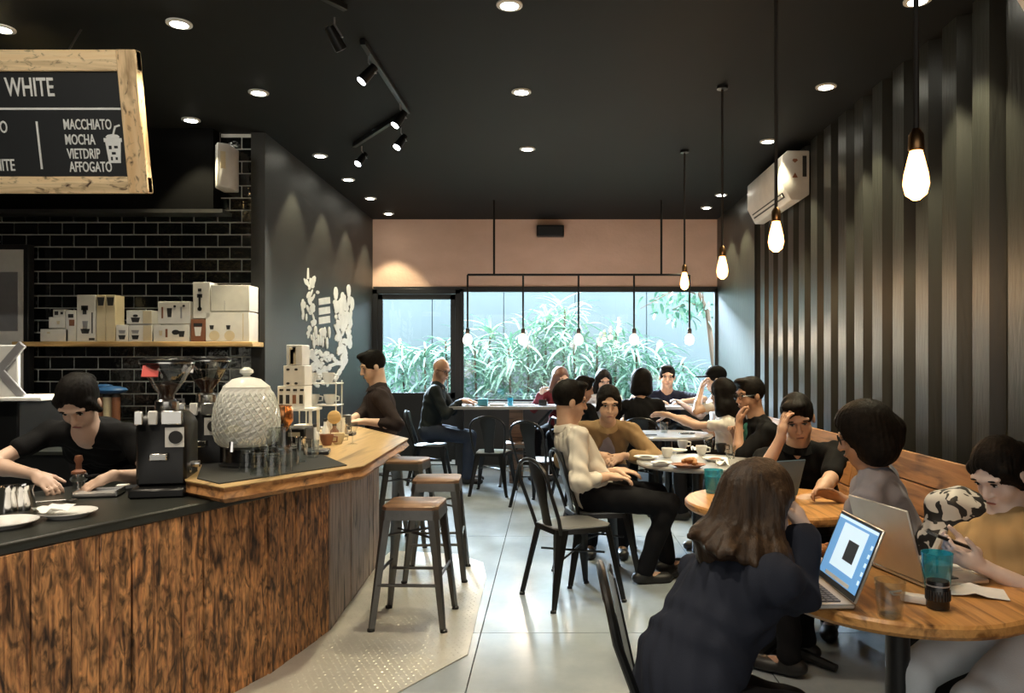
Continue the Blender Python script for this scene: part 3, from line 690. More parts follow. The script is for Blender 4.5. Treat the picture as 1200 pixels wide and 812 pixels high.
# ---- grinders
def grinder(loc, s, label, red, rz=0):
    t = thing('coffee_grinder', label, 'grinder', loc, rz, 'coffee grinders on the bar')
    S = Matrix.Scale(s, 4)
    def b(nm, mb, m, par=t, **k): return mb.xf(S).build(nm, M[m], par, **k)
    b('base', MB().box((0, -.02, .02), (.22, .34, .04)), 'steel_black', bevel=.008)
    b('body', MB().rings([[Vector((x*w_, y*d_+.02, z)) for x, y in ((-1, -1), (1, -1), (1, 1), (-1, 1))] for z, w_, d_ in ((.04, .10, .13), (.30, .10, .13), (.34, .085, .11), (.36, .06, .08))]), 'steel_black', bevel=.012)
    b('fork', MB().box((0, -.14, .17), (.07, .05, .03)), 'steel_bright', bevel=.004)
    b('badge', MB().box((.055, -.114, .25), (.075, .006, .085)), 'white_paint')
    b('badge_ring', MB().lathe([(.028, 0), (.028, .004)], 18).xf(Matrix.Translation((.06, -.117, .25)) @ Matrix.Rotation(PI/2, 4, 'X')), 'print_black')
    b('collar', MB().lathe([(.045, .345), (.05, .36), (.05, .40), (.04, .41)], 18), 'steel_bright')
    for i, (x, m) in enumerate(((-.085, 'steel_bright'), (-.03, 'white_paint'), (.045, 'steel_bright'))): b('dosing_plate', MB().box((x, -.118, .335), (.035 if i < 2 else .085, .02, .06)), m, bevel=.004)
    b('hopper', MB().lathe([(.03, .40), (.032, .43), (.055, .46), (.108, .555), (.110, .575), (.104, .575)], 24, cap=False), 'hopper_glass')
    b('beans', MB().lathe([(.0, .405), (.028, .41), (.03, .43), (.05, .46), (.06, .475), (.0, .49)], 18), 'print_brown')
    b('hopper_lid', MB().lathe([(.112, .572), (.114, .582), (.09, .592), (.0, .594)], 24), 'lens')
    b('hopper_rim', MB().lathe([(.109, .565), (.1125, .567), (.1125, .573), (.109, .574)], 24, cap=False), 'steel_bright')
    if red: b('red_label', MB().box((-.045, -.094, .535), (.065, .006, .055), Matrix.Rotation(-.5, 3, 'X')), 'print_red')
    else: b('grey_label', MB().box((-.065, -.08, .535), (.05, .006, .055), Matrix.Rotation(-.5, 3, 'X')), 'grey_metal')
    b('knob', MB().tube([(.10, 0, .12), (.135, 0, .12)], .016, 10), 'chrome'); b('power_button', MB().tube([(.105, -.06, .10), (.112, -.06, .10)], .012, 8), 'chrome')
    return t
q = on(189, 578, ZL); grinder((q.x, q.y+.05, ZL), .98, 'front black coffee grinder with a red label on its hopper', True, R(14))
q = on(247, 556, ZL); grinder((q.x-.02, q.y-.0, ZL), 1.0, 'rear black coffee grinder, half behind the glass drink dispenser', False, R(10))
# ---- glass drink dispenser
jp = on(289, 546, ZS); J = thing('drink_dispenser', 'big diamond-cut glass drink dispenser with knobbed lid on the bar', 'dispenser', (jp.x, jp.y, ZS+.005))
ks = jp.y/FPX
W_ = 37.5*ks; H0 = 20*ks
prof = [(.20, 0), (.72, .02), (.90, .10), (.985, .25), (1.0, .40), (.95, .58), (.82, .75), (.66, .88)]
Hj = 83*ks
jar = MB(); nseg = 40; rows = 22; rr = []
def pr(v):
    for (r0, h0), (r1, h1) in zip(prof, prof[1:]):
        if v <= h1: return r0+(r1-r0)*(v-h0)/(h1-h0)
    return prof[-1][0]
for i in range(rows+1):
    v = .88*i/rows; r_ = pr(v)*W_
    ring = []
    for j in range(nseg):
        bmp = .022*abs(math.cos(PI*((j+(i % 2)*1.0))/2)) if 2 < i < rows-1 else 0
        ring.append(Vector(((r_*(1-bmp))*math.cos(2*PI*(j+.5*(i % 2))/nseg), (r_*(1-bmp))*math.sin(2*PI*(j+.5*(i % 2))/nseg), H0+v*Hj)))
    rr.append(ring)
M['jar_glass'] = glass('cut_glass', (.95, .97, .94), .22, .08, body=((.95, .95, .91), .6))
jar.rings(rr).build('jar_body', M['jar_glass'], J, smooth=False)
# diamond ribs
rib = MB()
for sgn in (1, -1):
    for j in range(32):
        pts = []
        for i in range(15):
            v = .06+.72*i/14; r_ = pr(v)*W_*1.004; a = 2*PI*(j/32+sgn*.17*i/14)
            pts.append((r_*math.cos(a), r_*math.sin(a), H0+v*Hj))
        rib.tube(pts, .0016, 4, cap=False)
o = rib.build('diamond_ribs', M['jar'], J); o['kind'] = 'stuff'
MB().lathe([(pr(.86)*W_+.004, H0+.86*Hj), (.60*W_, H0+.90*Hj), (.42*W_, H0+.97*Hj), (.15*W_, H0+1.0*Hj)], 28).build('lid', M['jar_glass'], J)
MB().lathe([(.02, H0+1.0*Hj), (.014, H0+1.02*Hj), (.032, H0+1.06*Hj), (.03, H0+1.10*Hj), (.012, H0+1.14*Hj)], 14).build('lid_knob', M['jar'], J)
MB().lathe([(W_*.8, 0), (W_*.8, .01), (W_*.62, .02), (W_*.62, H0)], 24).build('stand', M['steel_black'], J)
MB().tube([(0, -W_*.9, H0+.04), (0, -W_*1.12, H0+.04), (0, -W_*1.16, H0+.0)], .012, 8).build('tap', M['chrome'], J)
MB().ell((-.05, -.02, H0+.08), (.05, .05, .03), 12, 6).build('lemon', mat('lemon', (.75, .62, .12), .5), J)
# ---- upside-down tumblers on the mat
def tumbler(label, loc, s=1.0, m='clear_glass', water=None, grp='glass tumblers on the bar', up=True, name='tumbler'):
    t = thing(name, label, 'glass', loc, 0, grp)
    p = [(.0, .004), (.026, .004), (.029, 0), (.034, .045), (.037, .09), (.0345, .09), (.030, .03), (.027, .012), (.0, .012)]
    if not up: p = [(r, .09-z) for r, z in p]
    MB().lathe([(r*s, z*s) for r, z in p], 18, cap=False).build('glass_wall', M[m], t)
    MB().lathe([(.026*s, 0), (.026*s, .006*s)] if up else [(.026*s, .084*s), (.026*s, .09*s)], 16).build('glass_base', M[m], t)
    if water: MB().lathe([(.026*s, .014*s), (.0305*s, .014*s+.05*s), (0, .064*s)], 16).build('water', M[water], t)
    return t
gl = [(290, 552), (304, 556), (319, 557), (333, 552), (297, 546), (312, 548), (327, 547), (341, 545)]
gw_ = ['front row, far left', 'front row, second from left', 'front row, third from left', 'front row, right end', 'back row, far left', 'back row, second from left', 'back row, third from left', 'back row, right end']
for k, (px, py) in enumerate(gl):
    q = on(px, py, ZS+.005); tumbler(f'upturned clear tumbler on the black bar mat, {gw_[k]}', (q.x, q.y, ZS+.005), 1.05, up=False, grp='upturned tumblers on the bar mat')
q = on(316, 532, ZS+.1); 
for k, (px, py) in enumerate(((308, 527), (324, 526))):
    q = on(px, py, ZS+.1); tumbler(f'upturned clear tumbler stacked atop the others, {["left", "right"][k]}', (q.x, 3.62, ZS+.005+.095), 1.0, up=False, grp='upturned tumblers on the bar mat')
# ---- copper grinder / siphon and clutter behind
q = on(331, 537, ZS); cz = ZS+.005
t = thing('copper_pot', 'copper pot on a dark stand on the bar, by the white cartons', 'pot', (at(331, 0, 4.2).x, 4.2, cz))
s = 4.2/FPX
MB().lathe([(.0, 24*s), (.022, 24*s), (.035, 29*s), (.056, 36*s), (.056, 50*s), (.05, 53*s), (.05, 55*s), (0, 56*s)], 22).build('copper_bowl', M['copper'], t)
MB().lathe([(.05, 0), (.05, .012), (.014, .03), (.014, 25*s)], 16).build('stand', M['steel_black'], t)
MB().tube([(-.05, 0, 53*s), (-.07, 0, 57*s), (-.045, 0, 59*s)], .006, 6).build('handle', M['copper'], t)
def dark_box(px0, px1, py0, py1, Y, dep, name, label, cat, m='steel_black', extra=None):
    a, b = at(px0, py1, Y), at(px1, py0, Y)
    t = thing(name, label, cat, ((a.x+b.x)/2, Y, ZS+.001)); h_ = b.z-ZS-.001
    MB().box((0, 0, h_/2), (b.x-a.x, dep, h_)).build('body', M[m], t, bevel=.008)
    if extra: extra(t, b.x-a.x, h_, dep)
    return t
dark_box(318, 330, 500, 532, 4.05, .1, 'bean_tin', 'small black tin on the bar beneath the copper pot', 'tin', extra=lambda t, w_, h_, d: MB().box((0, 0, h_+.008), (w_*.9, d*.9, .014)).build('lid', M['lens'], t))
dark_box(333, 363, 500, 530, 4.35, .16, 'card_terminal', 'black box machine with a pale label behind the tumblers', 'machine', extra=lambda t, w_, h_, d: MB().box((.01, -d/2-.001, h_*.72), (w_*.45, .004, h_*.18)).build('label_strip', M['cream_box'], t))
# pos tablet
t = thing('tablet_stand', 'dark tablet standing on the bar before the man at its end', 'tablet', (at(406, 0, 5.2).x, 5.2, ZS))
b_ = at(0, 486, 5.2).z-ZS
MB().box((0, 0, b_/2+.02), (.062, .02, b_-.04), Matrix.Rotation(-.12, 3, 'X')).build('tablet', M['steel'], t, bevel=.004)
MB().box((0, .02, .012), (.10, .10, .022)).build('base', M['steel_black'], t, bevel=.004)
# carton pyramid by the far end of the bar, on a white riser
rs = thing('display_riser', 'low white riser under the carton pyramid on the bar', 'stand', (at(347, 0, 4.85).x, 4.9, ZS))
zr = at(0, 478, 4.85).z-ZS
MB().box((0, 0, zr-.008), (.24, .2, .016)).build('top', M['white_paint'], rs)
for x in (-.1, .1):
    for y in (-.08, .08): MB().box((x, y, (zr-.016)/2), (.016, .016, zr-.016)).build('leg', M['white_paint'], rs)
def pyr(x0, x1, y0, y1, label, deco, **k): return carton(x0, x1, y0, y1, 4.82, .15, label, deco, zbase=at(0, y1, 4.85).z, **k)
pyr(325, 357, 452, 477.8, 'wide white carton with dark windows, lowest of the pyramid on the bar', [(.15, .82, .14, .1, 'r', K), (.4, .82, .14, .1, 'r', K), (.65, .82, .14, .1, 'r', K), (.9, .82, .14, .1, 'r', K), (.14, .4, .13, .4, 'r', K), (.38, .4, .13, .4, 'r', K), (.62, .4, .13, .4, 'r', 'print_brown'), (.87, .4, .13, .4, 'r', K)])
pyr(332, 357, 428, 452, 'white carton with four black dots in the middle of the pyramid', [(.22, .8, .16, .12, 'o', K), (.6, .8, .16, .12, 'o', K), (.22, .12, .16, .12, 'o', K), (.6, .12, .16, .12, 'o', K)])
pyr(335.5, 354, 404, 428, 'small white carton with a brown bottle picture topping the pyramid', [(.4, .45, .4, .8, 'r', 'cream_box'), (.36, .42, .2, .7, 'r', 'print_brown'), (.5, .75, .2, .3, 'u', K)])
carton(344, 356, 480, 502, 4.7, .1, 'small white carton with a brown panel below the pyramid', [(.45, .5, .5, .8, 'r', 'print_brown')], zbase=ZS)
# white wire rack with cups
rk = thing('wire_rack', 'tall white wire rack with glass shelves before the mural', 'rack', (at(376, 0, 5.1).x, 5.1, ZS))
zt2 = at(0, 449, 5.1).z-ZS
for z in (zt2, zt2*.6, .06):
    MB().box((0, 0, z), (.26, .16, .008)).build('rack_shelf', M['white_paint'], rk)
for x in (-.12, .12):
    for y in (-.07, .07): MB().tube([(x, y, 0), (x, y, zt2+.02)], .005, 6).build('post', M['white_paint'], rk)
def cup(label, loc, s=1.0, m='porcelain', grp='cups on the bar'):
    t = thing('cup', label, 'cup', loc, 0, grp)
    MB().lathe([(.0, 0), (.022*s, 0), (.034*s, .03*s), (.038*s, .06*s), (.035*s, .06*s), (.03*s, .03*s), (.0, .008*s)], 16, cap=False).build('bowl', M[m], t)
    MB().tube([(.034*s, 0, .05*s), (.056*s, 0, .046*s), (.054*s, 0, .022*s), (.031*s, 0, .02*s)], .005*s, 6).build('handle', M[m], t)
    return t
rkx, rky = rk.location.x, rk.location.y
for k, (dx, z, nm) in enumerate(((-.06, zt2+.004, 'top shelf, left'), (.05, zt2+.004, 'top shelf, right'), (-.05, zt2*.6+.004, 'middle shelf, left'), (.06, zt2*.6+.004, 'middle shelf, right'))):
    cup(f'white cup on the wire rack, {nm}', (rkx+dx, rky, ZS+z), 1.1)
for k, (px, py, mm, nm) in enumerate(((371, 520, 'porcelain', 'white cup on the bar below the wire rack'), (383, 522, 'print_brown', 'brown cup on the bar beside the white cup'), (396, 520, 'cream_box', 'cream cup on the bar toward the tablet'))):
    q = on(px, py, ZS); cup(nm, (q.x, q.y, ZS), 1.1, mm)
t = thing('wooden_lid_jar', 'round pale wooden lid leaning on the wire rack', 'lid', (at(391, 0, 4.8).x, 4.82, at(0, 490, 4.8).z))
t.location.z = ZS
MB().lathe([(.042, 0), (.042, .014), (.036, .018), (0, .018)], 20).xf(Matrix.Translation((0, 0, at(0, 489, 4.8).z-ZS)) @ Matrix.Rotation(PI/2, 4, 'X')).build('disc', M['shelf_wood'], t)
MB().lathe([(.035, 0), (.038, .12), (.03, .15)], 16, (0, .03, 0)).build('jar_body', M['clear_glass'], t)
t = thing('wine_glass', 'stemmed glass on the bar under the tablet', 'glass', (at(413, 0, 4.65).x, 4.65, ZS))
MB().lathe([(.03, 0), (.03, .003), (.004, .008), (.004, .06), (.02, .075), (.032, .1), (.03, .135)], 16, cap=False).build('glass_wall', M['clear_glass'], t)
for k, (px, py, mm, nm) in enumerate(((352, 530, 'chrome', 'small steel pitcher on the bar behind the tumblers'), (402, 512, 'steel_bright', 'small steel pitcher at the wooden part of the bar'), (361, 512, 'white_paint', 'white pitcher below the carton pyramid'))):
    q = on(px, py, ZS); t = thing('pitcher', nm, 'pitcher', (q.x, q.y, ZS), R(40*k), 'small pitchers on the bar')
    MB().lathe([(.0, 0), (.034, 0), (.036, .02), (.027, .07), (.032, .085), (.03, .085), (.025, .07), (.03, .01), (0, .008)], 16, cap=False).build('pitcher_body', M[mm], t)
    MB().tube([(.03, 0, .075), (.06, 0, .07), (.058, 0, .03), (.034, 0, .02)], .004, 6).build('handle', M[mm], t)
# more clutter by the rack
for k, (px, py, Y, h_, r_, mm, nm) in enumerate(((361, 500, 4.55, .11, .026, 'print_black', 'small dark bottle in front of the carton pyramid'), (369, 505, 4.45, .13, .022, 'porcelain', 'slim white bottle in front of the wire rack'),
        (392, 508, 4.9, .10, .028, 'print_brown', 'brown glass bottle between wire rack and tablet'), (381, 500, 4.75, .14, .020, 'white_paint', 'tall white bottle before the wire rack'))):
    t = thing('bottle', nm, 'bottle', (at(px, 0, Y).x, Y, ZS), 0, 'small bottles on the bar')
    MB().lathe([(0, 0), (r_, 0), (r_, h_*.6), (r_*.45, h_*.78), (r_*.45, h_), (0, h_)], 14).build('bottle_body', M[mm], t); MB().lathe([(r_*.5, h_*.93), (r_*.5, h_*1.06), (0, h_*1.06)], 12).build('cap', M['print_black'], t)
for k, (px, Y, n_, nm) in enumerate(((398, 5.05, 4, 'stack of white paper cups beside the tablet'), (386, 5.0, 3, 'short stack of white paper cups at the wire rack'))):
    t = thing('cup_stack', nm, 'cups', (at(px, 0, Y).x, Y, ZS), 0, 'paper cup stacks')
    for i in range(n_): MB().lathe([(0, .016*i), (.026, .016*i), (.036, .016*i+.085), (.034, .016*i+.085)], 16, cap=False).build('paper_cup', M['paper'], t)
for k, (px, py, nm) in enumerate(((352, 541, 'clear tumbler on the bar mat right of the upturned ones'), (366, 536, 'clear tumbler at the back right corner of the bar mat'))):
    q = on(px, py, ZS+.005); tumbler(nm, (q.x, q.y, ZS+.005), 1.0, grp='tumblers standing on the bar mat')
q = on(372, 532, ZS); t = thing('kitchen_scale', 'small black scale on the bar behind the mat', 'scale', (q.x, q.y, ZS), R(12))
MB().box((0, 0, .012), (.13, .15, .02)).build('scale_body', M['lens'], t, bevel=.004); MB().box((0, .01, .024), (.12, .11, .004)).build('platform', M['steel_bright'], t)
# ---- low counter: plates, pitchers, knock tray, tools
def plate(label, loc, r=.12, m='porcelain', grp='white plates', oval=1.0, rz=0):
    t = thing('plate', label, 'plate', loc, rz, grp)
    MB().lathe([(.0, .004), (r*.6, .004), (r*.66, 0), (r*.7, .004), (r, .018), (r, .021), (r*.68, .010), (0, .009)], 30, cap=False).xf(Matrix.Diagonal((1, oval, 1, 1))).build('dish', M[m], t)
    return t
q = on(12, 617, ZL); plate('white square-edged plate at the left picture edge on the black counter', (q.x-.03, q.y, ZL), .11)
q = on(80, 605, ZL); plate('white plate with crumpled napkin on the black counter', (q.x, q.y, ZL), .095)
t = thing('napkin', 'crumpled white napkin on the plate before the barista', 'napkin', (q.x-.03, q.y-.02, ZL+.012))
cr = MB(); rn = random.Random(2); g = [[Vector((x*.018-.06, y*.018-.05, .012+rn.uniform(0, .022))) for x in range(7)] for y in range(6)]
cr.rings(g, cap=False, closed=False).build('cloth', M['paper'], t, ang=80)
for k, (px, py, s_) in enumerate(((10, 603, 1.0), (26, 601, 1.05))):
    q = on(px, py, ZL); t = thing('milk_pitcher', ['steel milk pitcher at the left picture edge', 'steel milk pitcher beside the barista wrist'][k], 'pitcher', (q.x, q.y, ZL), R(160), 'steel milk pitchers on the low counter')
    MB().lathe([(.0, 0), (.044, 0), (.046, .02), (.034, .085), (.040, .105), (.038, .105), (.032, .085), (.042, .02), (0, .01)], 20, cap=False).build('pitcher_body', M['chrome'], t)
    MB().tube([(.036, 0, .09), (.075, 0, .085), (.072, 0, .03), (.044, 0, .025)], .006, 6).build('handle', M['chrome'], t)
q = on(116, 581, ZL); t = thing('tamping_tray', 'small pale tray under the barista hands', 'tray', (q.x, q.y, ZL), R(14))
MB().box((0, 0, .006), (.17, .12, .012)).build('tray_base', M['print_black'], t, bevel=.004)
MB().box((0, 0, .015), (.16, .11, .006)).build('towel', M['table_pale'], t); MB().box((-.082, 0, .016), (.006, .12, .022)).box((.082, 0, .016), (.006, .12, .022)).box((0, .06, .016), (.17, .006, .022)).build('tray_rim', M['steel_bright'], t)
q = on(84, 574, ZL); t = thing('portafilter', 'steel portafilter with wooden tamper in the barista hands', 'portafilter', (q.x, q.y+.05, ZL), R(10))
MB().lathe([(.0, .03), (.03, .03), (.036, .04), (.036, .065), (.032, .065), (.03, .045), (0, .042)], 20, cap=False).build('basket', M['chrome'], t)
MB().tube([(.034, -.0, .05), (.08, -.01, .052), (.17, -.03, .05)], [.008, .012, .014], 10).build('handle', M['lens'], t)
MB().lathe([(.029, .066), (.029, .075), (.012, .085), (.011, .11), (.018, .125), (.014, .145), (0, .148)], 16).build('tamper', M['print_brown'], t)
MB().lathe([(.026, 0), (.026, .03), (.02, .03)], 14).build('spout', M['chrome'], t)
q = on(60, 590, ZL); t = thing('bar_spoon', 'steel spoon lying between the plate and the portafilter', 'spoon', (q.x, q.y, ZL+.004), R(25))
MB().tube([(-.06, 0, .004), (.05, 0, .006)], .004, 6).build('handle', M['steel_bright'], t); MB().ell((.07, 0, .005), (.025, .017, .005), 12, 5).build('bowl', M['steel_bright'], t)
q = on(150, 572, ZL); t = thing('folded_towel', 'folded white cloth on the counter beside the front grinder', 'towel', (q.x, q.y, ZL), R(20))
for i in range(2): MB().box((0, 0, .005+.009*i), (.10-.01*i, .05, .008)).build('fold', M['paper'], t, bevel=.003)

# ------------------------------------------------------------------ menu board over the bar
mbd = thing('menu_board', 'chalk menu board in a scorched wooden frame hung over the bar', 'menu board', (-2.36, 4.54, 2.40))
mbd.rotation_euler = (R(10.3), 0, 0)
BW, BH, FW = 1.9, .80, .115
fr = {'frame_rail_top': ((-BW/2, 0, BH-FW/2), (BW, .06, FW)), 'frame_rail_bottom': ((-BW/2, 0, FW*.42), (BW, .06, FW*.84)),
      'frame_stile': ((-FW/2, -.004, BH/2), (FW, .064, BH)), 'frame_stile_far': ((-BW+FW/2, -.004, BH/2), (FW, .064, BH))}
M['board_frame_v'] = wood('board_frame_wood_upright', (.80, .58, .33), (.70, .45, .22), (.05, .022, .01), 'z', .6, .58, .6, burn_scale=(3.2, 3.2, 9))
for nm, (c, d) in fr.items(): MB().box(c, d).build('frame_rail' if 'rail' in nm else 'frame_stile', M['board_frame' if 'rail' in nm else 'board_frame_v'], mbd, bevel=.006)
MB().box((-BW/2, .012, BH/2), (BW-.1, .02, BH-.1)).build('chalkboard', M['chalkboard'], mbd)
def bt(txt, size, x, z, al='LEFT', sx=.62): return lettering(txt, size, M['chalk'], mbd, (x, -.001, z), align=al, sx=sx)
def bz(py): return (227-py)/202*1.01
bt('WHITE', .145, -.645, bz(108), 'CENTER', .62)
for i, (tx, py, x) in enumerate((('MACCHIATO', 149, -.475), ('MOCHA', 166, -.475), ('VIETDRIP', 182, -.47), ('AFFOGATO', 197, -.465))): bt(tx, .082, x, bz(py), sx=.58)
bt('CAPPUCCINO', .095, -.80, bz(152), 'RIGHT', .6); bt('FLAT WHITE', .095, -.785, bz(195), 'RIGHT', .6)
MB().box((-.13-.62, -.001, bz(131)), (1.24, .004, .012)).build('chalk_line', M['chalk'], mbd)
MB().box((-.628, -.001, bz(172)), (.011, .004, .27)).build('chalk_line', M['chalk'], mbd)
cp = MB(); cx, cz_ = -.195, bz(178)
cp.prism([(-.045, .05), (-.034, -.07), (.034, -.07), (.045, .05)], -.002, .002)
cp.xf(Matrix.Translation((cx, -.001, cz_)) @ Matrix.Rotation(PI/2, 4, 'X')); 
cp.box((cx, -.001, cz_+.06), (.105, .004, .022)); cp.ell((cx, -.001, cz_+.078), (.042, .003, .016), 12, 4)
cp.box((cx+.012, -.001, cz_+.11), (.010, .004, .05), Matrix.Rotation(.35, 3, 'Y')); cp.box((cx+.032, -.001, cz_+.138), (.034, .004, .010), Matrix.Rotation(-.3, 3, 'Y'))
cp.build('chalk_cup', M['chalk'], mbd)
c2 = MB()
for u, z, a, b in ((-.018, .018, .016, .02), (.016, .02, .02, .014), (0, -.015, .022, .014), (-.014, -.045, .01, .02), (.014, -.045, .012, .016)): c2.box((cx+u, -.004, cz_+z), (a, .003, b))
c2.build('chalk_cup_ice', M['chalkboard'], mbd)
for x in (-.4, -1.5): MB().tube([(x, .0, BH), (x, .22, BH+.22)], .006, 6).build('hanging_cable', M['cord'], mbd)

# ------------------------------------------------------------------ mural on the left wall
mu = thing('wall_mural', 'white line mural of plants and boxes painted on the grey left wall', 'mural', (XL, 8.4, 0))
def mw(px, py):
    Y = FPX*2.43/(VX-px); return Vector((.004, Y-8.4, EYE-(py-VY)*Y/FPX))
MU_ = [0]
def mpoly(mb, pts):
    n = len(pts); MU_[0] += 1; e_ = MU_[0]*.00004; mb.add([Vector((.001, p.y, p.z)) for p in pts]+[Vector((.004+e_, p.y, p.z)) for p in pts], [tuple(range(n)), tuple(range(2*n-1, n-1, -1))]+[(i, (i+1) % n, n+(i+1) % n, n+i) for i in range(n)])
def mell(mb, cx, cy, rx, ry, n=12, rot=0):
    mpoly(mb, [mw(cx+rx*math.cos(a)*math.cos(rot)-ry*math.sin(a)*math.sin(rot), cy+rx*math.cos(a)*math.sin(rot)+ry*math.sin(a)*math.cos(rot)) for a in [2*PI*k/n for k in range(n)]])
rm = random.Random(9)
col = MB()
mpoly(col, [mw(359.5, 327), mw(360, 314), mw(361.5, 314), mw(362, 327)])
for k in range(46):
    v = rm.random(); mell(col, 363+4*v+rm.gauss(0, 3), 328+84*v, rm.uniform(1.0, 2.6), rm.uniform(2, 6), 8, rm.uniform(-.4, .4))
for k in range(8): mell(col, 354.5+rm.gauss(0, 1), 360+rm.uniform(-7, 12), 1.4, 4, 8)
col.build('flower_column', M['chalk'], mu)
bx = MB()
for (y0, y1) in ((349, 356.5), (360, 368), (371, 379)):
    mpoly(bx, [mw(373, y0+1), mw(386, y0-1), mw(386.5, y1-1), mw(373.5, y1+1)])
bx.build('lettered_tablet', M['chalk'], mu)
lf = MB()
for k in range(60):
    v = rm.random(); a = rm.uniform(-1, 1)
    mell(lf, 402+10*a*(1-.3*v), 350+62*v, rm.uniform(1.2, 3), rm.uniform(3, 8), 8, rm.uniform(-.5, .5))
for px, py in ((393, 344), (401, 350), (408, 341), (412, 356)): mell(lf, px, py, 2.4, 8, 10)
lf.build('leaf_cluster', M['chalk'], mu)
pot = MB()
for k in range(70): mell(pot, 360+26*rm.random(), 411+40*rm.random(), rm.uniform(1, 3), rm.uniform(1.5, 5), 7, rm.uniform(-1, 1))
for k in range(9): mell(pot, 367+2.6*k % 19, 396+rm.uniform(-8, 12), 1.2, 7, 8)
mell(pot, 377.5, 389, 4, 5)
for i in range(8):
    t_ = i/7; mell(pot, 388+16*t_, 417+8*math.sin(t_*3), 2.4, 2.4, 8); mell(pot, 388+14*t_, 428-2*math.sin(t_*3), 2, 2, 8)
for i in range(6): mell(pot, 404-3.5*abs(i-2), 412+6*i, 2.2, 5, 8, .4)
pot.build('pot_drawing', M['chalk'], mu)

# ------------------------------------------------------------------ stools and chairs
def leg_mb(top, bot, w0, w1, th, tw=0.0):
    """tapered sheet-steel leg, an outward-facing channel, from top to bottom"""
    t, b = Vector(top), Vector(bot); out = Vector((b.x, b.y, 0)).normalized() if Vector((b.x, b.y)).length > 1e-4 else Vector((1, 0, 0)); s = Vector((-out.y, out.x, 0))
    rings = []
    for k in (0, .15, .4, 1):
        p = t.lerp(b, k); w_ = w0+(w1-w0)*min(1, k*1.25)
        rings.append([p-s*w_/2-out*th*.9, p-s*w_*.18+out*th, p+s*w_*.18+out*th, p+s*w_/2-out*th*.9, p+s*w_*.15-out*th*.1, p-s*w_*.15-out*th*.1])
    return MB().rings(rings)
def bar_stool(loc, rz, label, h=.63, wood_top=True, base=.19, grp='steel bar stools'):
    t = thing('bar_stool', label, 'stool', loc, rz, grp)
    sw = .15
    sq = lambda w_, z, r=.03: [Vector((x, y, z)) for x, y in ((w_, w_-r), (w_-r, w_), (-w_+r, w_), (-w_, w_-r), (-w_, -w_+r), (-w_+r, -w_), (w_-r, -w_), (w_, -w_+r))]
    MB().rings([sq(sw-.004, h-.004), sq(sw, h-.004), sq(sw, h+.012), sq(sw-.006, h+.018)] if wood_top else [sq(sw, h-.003), sq(sw-.004, h+.006)]).build('seat', M['seat_wood' if wood_top else 'seat_grey'], t)
    MB().rings([sq(sw, h-.004), sq(sw+.004, h-.03), sq(sw+.008, h-.055)], cap=False).build('seat_skirt', M['steel'], t)
    for sx in (-1, 1):
        for sy in (-1, 1):
            l = leg_mb((sx*(sw-.022), sy*(sw-.022), h-.006), (sx*base, sy*base, .012), .085, .032, .014).build('leg', M['steel'], t)
            MB().lathe([(.020, 0), (.020, .018), (.015, .022)], 10, (sx*base, sy*base, 0)).build('foot_cap', M['steel_black'], l)
    def footbar(a, b, z):
        k = sw-.01+(base-sw+.01)*(1-z/h)
        MB().tube([(a[0]*k, a[1]*k, z), (b[0]*k, b[1]*k, z)], .009, 8, flat=1).build('footrest', M['steel'], t)
    for i, z in enumerate((h*.38, h*.46, h*.38, h*.46)):
        cs = ((-1, -1), (1, -1), (1, 1), (-1, 1)); footbar(cs[i], cs[(i+1) % 4], z)
    MB().tube([(sw-.03, sw-.03, h-.14), (-sw+.03, -sw+.03, h-.14)], .007, 6).build('cross_brace', M['steel'], t)
    MB().tube([(-sw+.03, sw-.03, h-.155), (sw-.03, -sw+.03, h-.155)], .007, 6).build('cross_brace', M['steel'], t)
    return t
st0 = bar_stool((-.735, 4.17, 0), R(-2), 'nearest bar stool of the row, brown wooden seat, standing on the tread plate')
copy_tree(st0, (-.745, 5.06, 0), R(3), 'second bar stool from the front, half hidden behind the nearest one')
copy_tree(st0, (-1.12, 6.02, 0), R(-6), 'farthest bar stool, tucked at the corner of the jutting slab')

